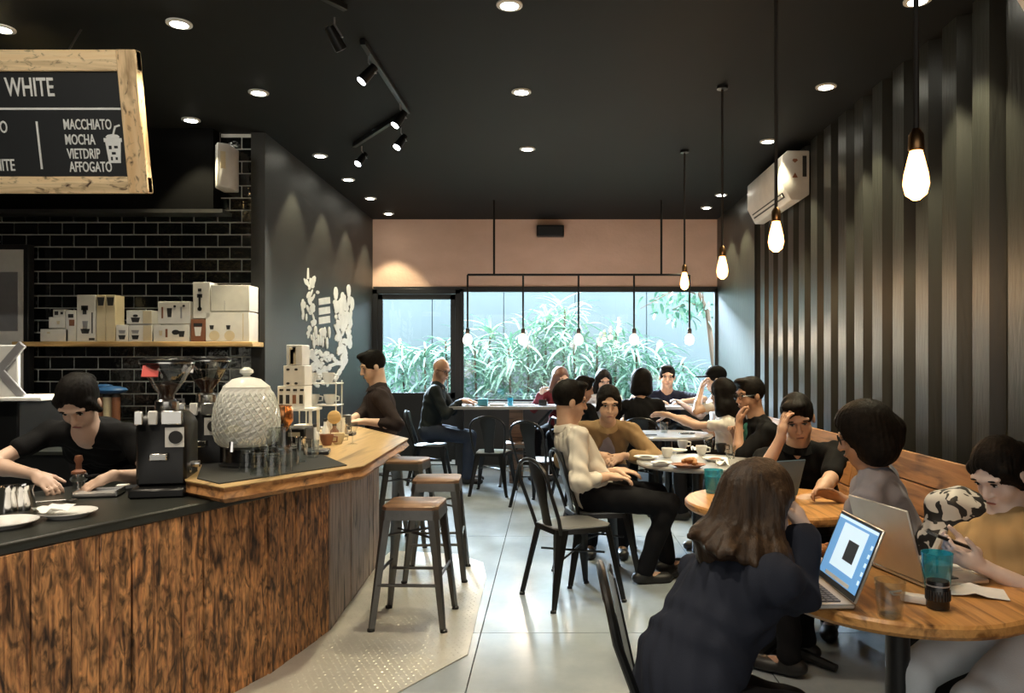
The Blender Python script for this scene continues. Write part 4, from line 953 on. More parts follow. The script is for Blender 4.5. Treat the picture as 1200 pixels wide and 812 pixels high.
def tolix(loc, rz, label, seat_m='seat_grey', frame='steel_black', grp='steel cafe chairs'):
    """faces local +X"""
    t = thing('cafe_chair', label, 'chair', loc, rz, grp)
    h = .45; s = .18
    def sq(w0, w1, d, z, r=.05): return [Vector((x, y, z)) for x, y in ((d, w1-r), (d-r, w1), (-d+r, w0), (-d, w0-r), (-d, -w0+r), (-d+r, -w0), (d-r, -w1), (d, -w1+r))]
    MB().rings([sq(.15, .18, .18, h-.008), sq(.152, .182, .182, h), sq(.14, .168, .168, h+.004), sq(.10, .12, .12, h-.004)]).build('seat', M[seat_m], t)
    MB().rings([sq(.15, .18, .18, h-.006), sq(.155, .185, .185, h-.035)], cap=False).build('seat_skirt', M[frame], t)
    for sx, sy, bx, by in ((1, 1, .225, .215), (1, -1, .225, -.215), (-1, 1, -.235, .20), (-1, -1, -.235, -.20)):
        l = leg_mb((sx*.155, sy*(.155 if sx > 0 else .135), h-.008), (bx, by, .01), .095, .030, .014).build('leg', M[frame], t)
        MB().lathe([(.018, 0), (.018, .014), (.013, .018)], 8, (bx, by, 0)).build('foot_cap', M[frame], l)
    pts = []
    for k in range(19):
        a = PI*k/18; y = .185*math.cos(a); z = .70+.14*math.sin(a)**.8 if math.sin(a) > 0 else .70
        pts.append((-.205-.075*(z-h)/.38, y, z))
    pts = [(-.16, .155, h-.03), (-.185, .172, h+.06)]+pts+[(-.185, -.172, h+.06), (-.16, -.155, h-.03)]
    MB().tube(pts, .0115, 8).build('back_frame', M[frame], t)
    rg_ = []
    for z, w_ in ((h-.01, .055), (h+.08, .05), (h+.2, .062), (h+.32, .085), (.832, .075)):
        x = -.165-.085*(z-h)/.38
        rg_.append([Vector((x-.004, -w_, z)), Vector((x-.016, 0, z)), Vector((x-.004, w_, z)), Vector((x+.002, w_, z)), Vector((x-.010, 0, z)), Vector((x+.002, -w_, z))])
    MB().rings(rg_).build('splat', M[frame], t)
    MB().tube([(.14, .14, .27), (-.14, -.13, .27)], .007, 6).build('cross_brace', M[frame], t)
    MB().tube([(.14, -.14, .285), (-.14, .13, .285)], .007, 6).build('cross_brace', M[frame], t)
    return t
ch0 = tolix((.13, 4.58, 0), R(28), 'empty black steel cafe chair with grey seat, in the aisle behind the white-shirted man')
copy_tree(ch0, (.30, 5.02, 0), R(14), 'steel cafe chair the white-shirted man sits on')
copy_tree(ch0, (.42, 2.10, 0), R(0), 'steel cafe chair under the woman in the navy blazer')
copy_tree(ch0, (-.62, 8.25, 0), R(82), 'black steel cafe chair seen from behind at the window table')
copy_tree(ch0, (-1.40, 8.95, 0), R(2), 'steel cafe chair under the bald man')
copy_tree(ch0, (-.10, 7.55, 0), R(60), 'steel cafe chair behind the white-shirted man, back rim seen over his shoulder')
copy_tree(ch0, (.30, 7.9, 0), R(20), 'steel cafe chair under the dark-haired man in profile')
copy_tree(ch0, (.95, 8.0, 0), R(80), 'steel cafe chair under the person in black seen from behind')
copy_tree(ch0, (.42, 6.0, 0), R(-90), 'steel cafe chair under the woman in the tan jacket')
copy_tree(ch0, (1.60, 6.85, 0), R(165), 'steel cafe chair under the long-haired woman in the cream top')
for x, y, nm in ((.1, 9.62, 'low stool under the person in the red sweater'), (.66, 9.62, 'low stool under the person in the pale top by the window'), (1.42, 9.65, 'low stool under the man in the navy tee'), (1.82, 8.35, 'low stool under the person in the black cap')):
    o = copy_tree(st0, (x, y, 0), 0, nm, 'low stools at the window table'); o.scale = (1, 1, .75)
o = copy_tree(st0, (-.38, 8.85, 0), 0, 'low stool tucked under the window table beside the black chair', 'low stools at the window table'); o.scale = (1, 1, .75)
o = copy_tree(st0, (-1.40, 6.32, 0), R(20), 'bar stool under the man at the far end of the bar')

# ------------------------------------------------------------------ bench and tables
bn = thing('long_bench', 'long wooden bench with plank back along the corrugated wall', 'bench', (1.75, 5.0, 0))
def bnp(name, n, y0, y1, x, z, wx, wz, rot=None):
    L_ = (y1-y0)/n
    for i in range(n):
        MB().box((x-1.75, y0+L_*(i+.5)-5.0, z), (wx, L_-.006, wz), rot).build(name, M['bench_wood'], bn, bevel=.004)
for i, x in enumerate((1.46, 1.63, 1.80)): bnp('seat_plank', 4, 1.2, 8.6, x, .43, .165, .04)
rot = Matrix.Rotation(R(9), 3, 'Y')
for i in range(3): bnp('back_plank', 4, 1.2, 8.6, 1.905+.025*i, .53+.155*i, .03, .15, rot)
for y in (1.4, 3.2, 5.0, 6.8, 8.4): MB().box((-.10, y-5.0, .205), (.40, .06, .41)).build('support', M['frame_black'], bn)
for y in (1.4, 3.2, 5.0, 6.8, 8.4): MB().box((.285, y-5.0, .45), (.05, .06, .9)).build('back_post', M['frame_black'], bn)

def round_table(x, y, r, label, h=.74, m='table_wood', rim=None, th=.04):
    t = thing('round_table', label, 'table', (x, y, 0), 0, 'round cafe tables')
    MB().lathe([(0, h-th), (r-.012, h-th), (r, h-th+.012), (r, h-.008), (r-.008, h), (0, h)], 48).build('tabletop', M[m], t)
    MB().tube([(0, 0, .02), (0, 0, h-th)], .035, 14).build('pole', M['frame_black'], t)
    MB().box((0, 0, h-th-.012), (.28, .28, .02)).build('mounting_plate', M['frame_black'], t)
    for k in range(4):
        a = PI/4+k*PI/2
        MB().tube([(.02*math.cos(a), .02*math.sin(a), .06), (.3*math.cos(a), .3*math.sin(a), .02)], [.028, .018], 8).build('foot', M['frame_black'], t)
    return t
T1 = (1.035, 2.29); T2 = (1.08, 3.68); T3 = (.99, 5.17); T4 = (1.10, 7.15)
round_table(*T1, .372, 'round timber table nearest the viewer, with two laptops')
round_table(*T2, .43, 'round timber table where the man rests his head on his hand')
round_table(*T3, .41, 'round pale table covered in dishes', m='table_pale', th=.03)
round_table(*T4, .41, 'round pale table before the person in black seen from behind', m='table_pale', th=.03)
wtb = thing('window_table', 'long counter-height table along the back window', 'table', (.4, 9.0, 0))
MB().box((.05, 0, .885), (3.2, .6, .035)).build('tabletop', M['table_pale'], wtb, bevel=.004)
for x in (-1.45, -.8, .5, 1.55): MB().box((x, 0, .435), (.16 if x == -.8 else .07, .1, .865)).build('leg', M['seat_wood' if x == -.8 else 'frame_black'], wtb)
for x in (-.8, .5): MB().tube([(x, -.05, .4), (x+.42, -.2, .865)], .018, 8).build('brace', M['frame_black'], wtb)

# ------------------------------------------------------------------ things on the tables
ZT = .742
def laptop(hinge_a, hinge_b, tilt, label, lid_m, screen, depth=.21, side=1, z=ZT, lid_h=None):
    """hinge_a -> hinge_b along the back edge; the base lies to the left of that direction when side=1"""
    a, b = Vector((*hinge_a, 0)), Vector((*hinge_b, 0)); L_ = (b-a).length; u = (b-a)/L_; n = Vector((-u.y, u.x, 0))*side
    rz = math.atan2(u.y, u.x); t = thing('laptop', label, 'laptop', (*((a+b)/2).xy, z), rz, 'open laptops')
    s = side; lh = lid_h or depth
    base_ = MB().box((0, s*depth/2, .009), (L_, depth, .014)).build('base', M['alu'], t, bevel=.004)
    MB().box((0, s*depth*.37, .0165), (L_*.86, depth*.44, .002)).build('keyboard', M['key_black'], base_)
    kk = MB()
    for r_ in range(5):
        for c in range(13): kk.box((-L_*.40+c*L_*.80/12, s*(depth*.18+r_*depth*.095), .018), (L_*.05, depth*.07, .002))
    o = kk.build('keys', M['steel'], base_, smooth=False); o['kind'] = 'stuff'
    MB().box((0, s*depth*.80, .0165), (L_*.34, depth*.3, .001)).build('trackpad', M['grey_metal'], base_)
    rot = Matrix.Rotation(s*R(tilt), 3, 'X')
    def lp(c): return rot @ Vector(c)+Vector((0, 0, .016))
    lid = MB().box(lp((0, 0, lh/2)), (L_, .008, lh), rot).build('lid', M[lid_m], t, bevel=.003)
    MB().box(lp((0, s*.0046, lh/2)), (L_-.006, .001, lh-.006), rot).build('bezel', M['key_black'], lid)
    MB().box(lp((0, s*.0055, lh*.52)), (L_*.93, .001, lh*.86), rot).build('screen', M[screen], lid)
    return t, lp, L_, lh, lid, rot, s
lt, lp, L_, lh, lid, rot, s_ = laptop((.81, 2.04), (.81, 2.33), 22, 'open laptop with a lit blue screen facing the woman in the blazer', 'alu', 'screen')
MB().box(lp((.0, .0064, lh*.56)), (L_*.58, .0008, lh*.62), rot).build('page', M['screen_page'], lid)
MB().box(lp((-.02, .0072, lh*.54)), (L_*.24, .0008, lh*.28), rot).build('picture', M['screen_dark'], lid)
MB().box(lp((0, .0064, lh*.925)), (L_*.93, .0008, lh*.04), rot).build('menu_bar', M['screen_page'], lid)
for k in range(5): MB().box(lp((-.128, .0068, lh*(.25+.12*k))), (.012, .0008, .012), rot).build('icon', M['screen_page'], lid)
MB().box(lp((0, .0068, lh*.13)), (L_*.6, .0008, lh*.05), rot).build('dock', M['white_paint'], lid)
laptop((1.03, 2.52), (1.09, 2.235), 15, 'open laptop seen from its plain metal back on the nearest table', 'alu', 'screen', depth=.22, side=1)
laptop((1.02, 3.72), (1.22, 3.80), 24, 'bluish open laptop before the man resting his head', 'blue_lid', 'screen', depth=.2, side=1, lid_h=.17) if 'blue_lid' in M else None
M['blue_lid'] = mat('blue_lid', (.10, .17, .26), .35, .3)
laptop(at(886, 0, 3.62).xy, at(934, 0, 3.72).xy, 18, 'bluish open laptop before the man resting his head', 'blue_lid', 'screen', depth=.2, side=1, lid_h=.19)
def gl_at(px, py, z, label, s=1.0, **k):
    q = on(px, py, z); return tumbler(label, (q.x, q.y, z), s, grp='glasses on the tables', **k)
gl_at(1043, 722, ZT, 'empty clear faceted tumbler at the front of the nearest table', 1.05)
gl_at(1098, 690, ZT, 'blue water tumbler behind the black camera lens', 1.18, m='blue_glass', water='water')
gl_at(836, 577, ZT, 'blue water tumbler on the left of the second table', 1.3, m='blue_glass', water='water')
gl_at(778, 507, ZT, 'clear tumbler on the table before the person in black', 1.15)
gl_at(559, 470, .905, 'blue tumbler on the window table', 1.2, m='blue_glass', water='water') if False else None
q = on(1099, 712, ZT); t = thing('camera_lens', 'black camera lens standing on the nearest table', 'camera lens', (q.x, q.y, ZT))
MB().lathe([(0, 0), (.028, 0), (.029, .004), (.029, .02), (.0305, .022), (.0305, .052), (.029, .054), (.029, .07), (.0275, .074), (0, .074)], 28).build('barrel', M['lens'], t)
gr_ = MB()
for k in range(24): gr_.box((.0308*math.cos(2*PI*k/24), .0308*math.sin(2*PI*k/24), .037), (.002, .004, .026), rotz(2*PI*k/24))
gr_.build('focus_ring', M['print_black'], t); MB().lathe([(.0292, .060), (.0294, .062), (.0292, .064)], 28, cap=False).build('white_ring', M['grey_metal'], t)
q = on(1073, 706, ZT); t = thing('earphone_case', 'small white earphone case with cord on the nearest table', 'case', (q.x, q.y, ZT), R(-35))
MB().box((0, 0, .012), (.075, .035, .022)).build('case_body', M['white_plastic'], t, bevel=.008, seg=2)
MB().tube([(-.03, .01, .012), (-.06, .02, .006), (-.075, .05, .004), (-.05, .08, .004)], .003, 6).build('cord', M['cable_white'], t)
q = on(1140, 694, ZT); t = thing('paper_sheet', 'white folded paper at the right of the nearest table', 'paper', (q.x, q.y, ZT), R(-22))
MB().rings([[Vector((x, -.055, z)), Vector((x, .055, z)), Vector((x, .055, z+.0015)), Vector((x, -.055, z+.0015))] for x, z in ((-.08, 0), (-.03, .004), (.0, .012), (.03, .004), (.085, .001))]).build('sheet', M['paper'], t)
q = on(1146, 677, ZT); t = thing('notebook', 'small cream notebook behind the folded paper', 'notebook', (q.x-.01, q.y+.06, ZT), R(-25))
MB().box((0, 0, .006), (.14, .09, .011)).build('cover', M['cream_box'], t, bevel=.002); MB().box((.004, 0, .0125), (.125, .08, .003)).build('page', M['paper'], t)
t = thing('laptop_adapter', 'white cable clipped on the screen corner of the lit laptop', 'cable', (.885, 2.20, .93))
MB().tube([(0, -.12, .003), (0, 0, .006), (.004, .1, .004), (.03, .16, -.01)], .004, 6).build('cable', M['cable_white'], t)
q = on(968, 650, ZT); plate('brown plate with food behind the lit laptop', (q.x, q.y, ZT), .075, 'print_brown', 'plates on the tables')
t = thing('food_portion', 'brown fried food on the brown plate', 'food', (q.x, q.y, ZT+.010))
fb = MB(); rf = random.Random(4)
for k in range(6): fb.ell((rf.uniform(-.03, .03), rf.uniform(-.03, .03), .015), (.028, .014, .012), 8, 5, rotz(rf.uniform(0, 3)))
fb.build('pieces', M['bread'], t)
q = on(948, 668, ZT); t = thing('menu_card', 'pale card under the forearm of the woman in the blazer', 'card', (q.x, q.y, ZT), R(20)); MB().box((0, 0, .002), (.12, .16, .003)).build('card', M['cream_box'], t)
# dishes on table three
def dish_at(px, py, r, label, m='porcelain', content=None):
    q = on(px, py, ZT); plate(label, (q.x, q.y, ZT), r, m, 'dishes on the pale table')
    if content: MB().ell((0, 0, .012), (r*.55, r*.5, .010), 12, 5).build('contents', M[content], bpy.data.objects[[o.name for o in bpy.data.objects if o.get('label') == label][0]])
dish_at(757, 538, .085, 'white plate with dark remains at the left of the dish table', content='print_black')
dish_at(775, 545, .07, 'white plate with dark sauce at the front left of the dish table', content='print_black')
dish_at(758, 530, .06, 'small white plate at the back left of the dish table', content='print_black')
dish_at(792, 530, .085, 'white plate at the back of the dish table', content='cream_box')
dish_at(838, 540, .085, 'white plate at the right of the dish table', content='print_brown')
q = on(806, 547, ZT); plate('brown oval platter of bread at the front of the dish table', (q.x, q.y-.02, ZT), .11, 'print_brown', 'dishes on the pale table', .75)
t = thing('bread_heap', 'heap of toasted bread on the brown platter', 'bread', (q.x, q.y-.02, ZT+.010))
fb = MB()
for k in range(9): fb.ell((rf.uniform(-.05, .05), rf.uniform(-.03, .03), rf.uniform(.02, .04)), (.034, .022, .016), 9, 5, rotz(rf.uniform(0, 3)))
fb.build('bread_pieces', M['bread'], t)
for k, (px, py, mm, nm) in enumerate(((782, 536, 'porcelain', 'white cup at the middle of the dish table'), (822, 533, 'porcelain', 'white cup behind the bread platter'), (845, 530, 'print_black', 'dark cup at the right of the dish table'), (800, 526, 'porcelain', 'white cup at the back of the dish table'))):
    q = on(px, py, ZT); cup(nm, (q.x, q.y, ZT), 1.1, mm, 'cups on the dish table')
for k, (px, py, nm) in enumerate(((830, 527, 'clear tumbler at the back right of the dish table'), (856, 537, 'clear tumbler at the right edge of the dish table'))): gl_at(px, py, ZT, nm)
for k, (px, py, nm) in enumerate(((818, 528, 'crumpled napkin at the back of the dish table'), (848, 545, 'crumpled napkin at the right front of the dish table'))):
    q = on(px, py, ZT); t = thing('napkin', nm, 'napkin', (q.x, q.y, ZT), 0, 'napkins on the dish table')
    g = [[Vector((x*.016-.05, y*.016-.04, rf.uniform(.0, .035))) for x in range(6)] for y in range(6)]; MB().rings(g, cap=False, closed=False).build('cloth', M['paper'], t, ang=80)
q = on(757, 510, ZT); t = thing('cutlery_knife', 'dark knife lying on the table before the person in black', 'knife', (q.x, q.y, ZT), R(10)); MB().box((0, 0, .004), (.2, .02, .006)).build('blade', M['steel_black'], t)
q = on(805, 508, ZT); t = thing('phone', 'dark phone lying on the table under the long-haired woman arm', 'phone', (q.x, q.y, ZT), R(15)); MB().box((0, 0, .005), (.14, .07, .009)).build('phone_body', M['lens'], t, bevel=.003)
# window table things
for k, (px, Y, nm, kind) in enumerate(((548, 8.95, 'open book under the bald man hands', 'book'), (566, 8.9, 'blue box on the window table beside the bald man', 'box'), (583, 8.95, 'white paper stack on the window table', 'paper'), (598, 8.9, 'pale blue tumbler on the window table', 'glass'), (615, 8.95, 'white tray on the window table', 'tray'), (636, 8.9, 'dark phone standing on the window table', 'phone'))):
    x = at(px, 0, Y).x; z = .9035
    if kind == 'book':
        t = thing('open_book', nm, 'book', (x, Y, z), R(90)); MB().rings([[Vector((a, -.1, zz)), Vector((a, .1, zz)), Vector((a, .1, zz+.004)), Vector((a, -.1, zz+.004))] for a, zz in ((-.13, .0), (-.07, .014), (0, .004), (.07, .014), (.13, 0))]).build('pages', M['paper'], t)
    elif kind == 'box':
        M['teal_box'] = mat('teal_box', (.08, .38, .50), .5); t = thing('small_box', nm, 'box', (x, Y, z)); MB().box((0, 0, .04), (.11, .09, .08)).build('box_body', M['teal_box'], t, bevel=.008)
    elif kind == 'paper':
        t = thing('paper_stack', nm, 'paper', (x, Y, z)); MB().box((0, 0, .01), (.16, .2, .02)).build('sheets', M['paper'], t)
    elif kind == 'glass': tumbler(nm, (x, Y, z), 1.0, 'blue_glass', grp='glasses on the window table')
    elif kind == 'tray':
        t = thing('serving_tray', nm, 'tray', (x, Y, z)); MB().box((0, 0, .006), (.22, .2, .012)).build('tray_base', M['white_paint'], t, bevel=.004)
    else:
        t = thing('phone', nm, 'phone', (x, Y, z)); MB().box((0, 0, .035), (.09, .012, .07)).build('phone_body', M['lens'], t, bevel=.003)

# ------------------------------------------------------------------ people: one smooth body grown from joints, clothes and hair over it
class Field:
    def __init__(s, lo, hi, c):
        s.c = c; s.lo = np.array(lo)-3*c; n = np.ceil((np.array(hi)+3*c-s.lo)/c).astype(int)+1
        s.A = np.full(n, .5, np.float32)
    def sub(s, lo, hi):
        i0 = np.maximum(0, np.floor((lo-s.lo)/s.c).astype(int)); i1 = np.minimum(np.array(s.A.shape), np.ceil((hi-s.lo)/s.c).astype(int)+1)
        if np.any(i1 <= i0): return None
        ax = [s.lo[k]+s.c*np.arange(i0[k], i1[k], dtype=np.float32) for k in range(3)]
        return tuple(slice(i0[k], i1[k]) for k in range(3)), (ax[0][:, None, None], ax[1][None, :, None], ax[2][None, None, :])
    def put(s, sl, d, k, op):
        B = s.A[sl]
        if op == '+':
            h = np.clip(.5+.5*(B-d)/k, 0, 1); s.A[sl] = B+(d-B)*h-k*h*(1-h)
        else:
            d = -d; h = np.clip(.5-.5*(B-d)/k, 0, 1); s.A[sl] = B+(d-B)*h+k*h*(1-h)
    def cap(s, a, b, ra, rb, k=.02, op='+'):
        a, b = np.array(a, float), np.array(b, float); m = max(ra, rb)+k+3*s.c
        r = s.sub(np.minimum(a, b)-m, np.maximum(a, b)+m)
        if r is None: return
        sl, (x, y, z) = r; ab = b-a; L2 = max(ab @ ab, 1e-9)
        t = np.clip(((x-a[0])*ab[0]+(y-a[1])*ab[1]+(z-a[2])*ab[2])/L2, 0, 1)
        d = np.sqrt((x-a[0]-t*ab[0])**2+(y-a[1]-t*ab[1])**2+(z-a[2]-t*ab[2])**2)-(ra+(rb-ra)*t)
        s.put(sl, d.astype(np.float32), k, op)
    def ell(s, c, r, fr, k=.02, op='+'):
        """fr: 3 unit axes (rows)"""
        c = np.array(c, float); m = max(r)+k+3*s.c; q = s.sub(c-m, c+m)
        if q is None: return
        sl, (x, y, z) = q; x = x-c[0]; y = y-c[1]; z = z-c[2]
        u = [(x*f[0]+y*f[1]+z*f[2])/rr for f, rr in zip(fr, r)]
        k0 = np.sqrt(u[0]**2+u[1]**2+u[2]**2)+1e-6; k1 = np.sqrt((u[0]/r[0])**2+(u[1]/r[1])**2+(u[2]/r[2])**2)+1e-6
        s.put(sl, (k0*(k0-1)/k1).astype(np.float32), k, op)
    def wrinkle(s, amp, f=30, seed=0):
        n = s.A.shape; ax = [s.lo[k]+s.c*np.arange(n[k], dtype=np.float32) for k in range(3)]
        x, y, z = ax[0][:, None, None], ax[1][None, :, None], ax[2][None, None, :]
        w_ = np.sin(f*(z+.35*x)+2.2*np.sin(f*.33*(x+y)+seed)+1.3*np.sin(f*.4*z+seed))+.6*np.sin(f*1.7*(x-y+.4*z)+seed*2)
        s.A += (amp*w_*(np.abs(s.A) < .05)).astype(np.float32)
    def strands(s, c, axis, amp, nf=34):
        n = s.A.shape; ax = [s.lo[k]+s.c*np.arange(n[k], dtype=np.float32)-c[k] for k in range(3)]
        x, y, z = ax[0][:, None, None], ax[1][None, :, None], ax[2][None, None, :]
        a = np.arctan2(y, x)+0*z
        s.A += (amp*(np.sin(nf*a+7*z)+.6*np.sin(nf*2.3*a+11*z+1))*(np.abs(s.A) < .04)).astype(np.float32)
    def mesh(s, name, m, org, smooth=1):
        A = s.A; ins = A < 0; nx, ny, nz = A.shape; st = np.array([ny*nz, nz, 1])
        F = A.ravel(); cells = []; pts = []; quads = []
        for ax in range(3):
            sa = [slice(None)]*3; sb = [slice(None)]*3; sa[ax] = slice(0, -1); sb[ax] = slice(1, None)
            ia = ins[tuple(sa)]; cr = np.argwhere(ia != ins[tuple(sb)])
            o1, o2 = [k for k in range(3) if k != ax]
            cr = cr[(cr[:, o1] > 0) & (cr[:, o2] > 0) & (cr[:, o1] < A.shape[o1]-1) & (cr[:, o2] < A.shape[o2]-1)]
            if not len(cr): continue
            fl = cr @ st; a = F[fl]; b = F[fl+st[ax]]; t = a/(a-b); p = cr.astype(float); p[:, ax] += t
            c4 = [fl-d1*st[o1]-d2*st[o2] for d1, d2 in ((1, 1), (0, 1), (0, 0), (1, 0))]
            for c_ in c4: cells.append(c_); pts.append(p)
            q = np.stack(c4, 1); flip = (a < 0) ^ (ax == 1)
            q[~flip] = q[~flip][:, ::-1]; quads.append(q)
        if not cells: return None
        cells = np.concatenate(cells); pts = np.concatenate(pts); quads = np.concatenate(quads)
        u, inv = np.unique(cells, return_inverse=True); cnt = np.bincount(inv)
        v = np.stack([np.bincount(inv, pts[:, k])/cnt for k in range(3)], 1)
        qi = np.searchsorted(u, quads)
        for _ in range(smooth):
            acc = np.zeros_like(v); n_ = np.zeros(len(v))
            for i in range(4):
                np.add.at(acc, qi[:, i], v[qi[:, (i+1) % 4]]); np.add.at(n_, qi[:, i], 1)
                np.add.at(acc, qi[:, i], v[qi[:, (i-1) % 4]]); np.add.at(n_, qi[:, i], 1)
            v = v*.55+.45*acc/np.maximum(n_, 1)[:, None]
        v = s.lo+v*s.c-np.array(org)
        me = bpy.data.meshes.new(name); me.vertices.add(len(v)); me.vertices.foreach_set('co', v.astype(np.float32).ravel())
        nq = len(qi); me.loops.add(nq*4); me.loops.foreach_set('vertex_index', qi.astype(np.int32).ravel())
        me.polygons.add(nq); me.polygons.foreach_set('loop_start', np.arange(0, nq*4, 4, dtype=np.int32)); me.polygons.foreach_set('loop_total', np.full(nq, 4, np.int32))
        me.polygons.foreach_set('use_smooth', np.ones(nq, bool)); me.update(); me.validate()
        me.materials.append(m); return me

def V(*a): return np.array(a, float)
def nrm(a): a = np.array(a, float); return a/max(np.linalg.norm(a), 1e-9)
def ik(s, t, l1, l2, hint):
    d = t-s; L_ = np.linalg.norm(d); mx = (l1+l2)*.995
    if L_ > mx: t = s+d/L_*mx; d = t-s; L_ = mx
    L_ = max(L_, abs(l1-l2)+.02)
    u = nrm(d); a = (l1*l1-l2*l2+L_*L_)/(2*L_); h = math.sqrt(max(l1*l1-a*a, 0)); hh = hint-u*(hint @ u)
    return s+u*a+nrm(hh)*h, t
SKIN = {}
def skin(c):
    if c not in SKIN: SKIN[c] = mat('skin', c, .5, var=(14, tuple(k*.86 for k in (c[0], c[1]*.96, c[2]*.94)), .25))
    return SKIN[c]
def cloth_m(name, c, **k): return mat(name, c, k.pop('rough', .85), spec=.1, bump=(260, .12), var=(7, tuple(v*.8 for v in c), .3), sheen=k.pop('sheen', .0), src='Object')
HAIR = mat('black_hair', (.005, .0045, .004), .55, spec=.07, var=(40, (.011, .009, .008), .2), bump=(220, .25))
HAIR_B = mat('brown_hair', (.022, .013, .008), .5, spec=.3, var=((60, 60, 9), (.060, .034, .018), .2), bump=((260, 260, 20), .3))
HAIR_R = mat('auburn_hair', (.10, .04, .02), .5)
EYE_W = mat('eye_white', (.5, .48, .45), .3); EYE_D = mat('eye_iris', (.012, .008, .006), .15); LIP = mat('lips', (.36, .13, .11), .45); LIP_D = mat('lips_dark', (.22, .09, .07), .5)
TEE_BLACK = cloth_m('black_cotton', (.007, .007, .0075)); DENIM = cloth_m('dark_denim', (.035, .045, .07)); PANTS = cloth_m('black_trousers', (.010, .010, .012))
SHOE = mat('black_shoe', (.014, .013, .013), .45)

def person(label, P, face, lean=10, side=0, s=1.0, head=None, look=None, hl=None, hr=None, el=None, er=None, hand_l=None, hand_r=None,
           feet=None, fem=False, sleeve=.55, top=TEE_BLACK, top_name='shirt', legs_m=PANTS, trouser_to=2.0, hair='short', hair_m=None, skin_c=(.50, .30, .20),
           fall=(), cell=None, wrinkle=.0022, inner=None, hem=.10, twist=0, loose=1.0, knees=None, shoes=SHOE, hat_m=None, collar=False, fall_r=(.052, .046, .02), lip=None, standing=False, shoe_m=None, glasses=False, roll=0):
    P = np.array(P, float); th = R(face); f = V(math.cos(th), math.sin(th), 0); r = V(math.sin(th), -math.cos(th), 0); up = V(0, 0, 1)
    lr = R(lean)
    def sp(k): return nrm(up*math.cos(lr*k)+f*math.sin(lr*k)+r*math.tan(R(side)))
    waist = P+sp(.5)*.17*s; chest = waist+sp(1.0)*.18*s; neckb = chest+sp(1.15)*.16*s
    tw = R(twist); rt = r*math.cos(tw)+f*math.sin(tw); tu = sp(1.05); tf = nrm(np.cross(tu, rt)); rt = nrm(np.cross(tf, tu))
    if rt @ r < 0: rt = -rt; 
    tf = nrm(f-(f @ tu)*tu); rt = nrm(np.cross(tf, tu))
    if tw: rt = nrm(rt*math.cos(tw)+tf*math.sin(tw)); tf = nrm(np.cross(tu, rt))
    hd = nrm(look) if look is not None else nrm(f+V(0, 0, -.15))
    HC = neckb+nrm(up*.75+tu*.4+hd*.18)*.158*s
    if head is not None:                         # the spine bends so that the head comes where it is held
        dl = np.array(head, float)-HC; L_ = np.linalg.norm(dl); dl = dl*min(1, .24/max(L_, 1e-6))
        if L_ > .2: print('SPINE', label[:40], dl.round(2), round(float(L_), 2))
        waist = waist+dl*.30; chest = chest+dl*.72; neckb = neckb+dl; HC = np.array(head, float)
        tu = nrm(neckb-waist); tf = nrm(tf-(tf @ tu)*tu); rt = nrm(np.cross(tf, tu))
    hf = hd; hrv = nrm(np.cross(hf, up)); hu = nrm(np.cross(hrv, hf))
    if roll: hrv, hu = nrm(hrv*math.cos(R(roll))+hu*math.sin(R(roll))), nrm(hu*math.cos(R(roll))-hrv*math.sin(R(roll)))
    fr_h = (hrv, hf, hu); fr_t = (rt, tf, tu)
    def H(x, y, z): return HC+(hrv*x+hf*y+hu*z)*s
    sw = (.165 if fem else .185)*s; sc = neckb-tu*.062*s
    S = {1: sc+rt*sw, -1: sc-rt*sw}          # 1 = right
    l1, l2 = .285*s, .25*s
    HT = {1: hr, -1: hl}; EH = {1: er, -1: el}; W = {}; E = {}
    for q in (1, -1):
        t = np.array(HT[q], float) if HT[q] is not None else P+f*.34*s+r*q*.12*s+up*.10*s
        h = np.array(EH[q], float) if EH[q] is not None and not isinstance(EH[q], dict) else (r*q*.6-f*.3-up*.8)
        if isinstance(EH[q], dict):              # elbow rests at a given spot
            E[q] = np.array(EH[q]['at'], float); W[q] = E[q]+nrm(t-E[q])*l2*EH[q].get('k', 1); continue
        E[q], W[q] = ik(S[q], t, l1, l2, h)
    hipw = (.095 if fem else .09)*s; Hp = {1: P+r*hipw, -1: P-r*hipw}; K = {}; An = {}
    for q in (1, -1):
        if feet is not None: a = np.array(feet[0 if q == 1 else 1], float)
        elif standing: a = V(Hp[q][0], Hp[q][1], .09)
        else: a = V(*(P+f*.40*s+r*q*.11*s)[:2], .09)
        kh = np.array(knees[0 if q == 1 else 1], float) if knees is not None else f+up*.8
        K[q], An[q] = ik(Hp[q], a, .43*s, .41*s, kh)
    c = cell or max(.0055, .00125*P[1]); 
    allp = [P, waist, neckb, HC+hu*.2*s, HC-hu*.2*s]+list(S.values())+list(E.values())+list(W.values())+list(K.values())+list(An.values())
    lo = np.min(allp, 0)-.22*s; hi = np.max(allp, 0)+.22*s; lo[2] = max(lo[2], -.02)
    org = V(P[0], P[1], 0); root = thing('person', label, 'person', tuple(org)); sk = skin(skin_c)
    # ---- body
    B = Field(lo, hi, c); g = 1.0
    B.ell(H(0, -.012, .035), (.074*s, .094*s, .092*s), fr_h, .02); B.ell(H(0, .022, -.045), (.056*s, .064*s, .066*s), fr_h, .03)
    B.ell(H(0, .062, -.092), (.024*s, .020*s, .020*s), fr_h, .025); B.ell(H(.036, .05, -.035), (.026*s, .026*s, .03*s), fr_h, .02); B.ell(H(-.036, .05, -.035), (.026*s, .026*s, .03*s), fr_h, .02)
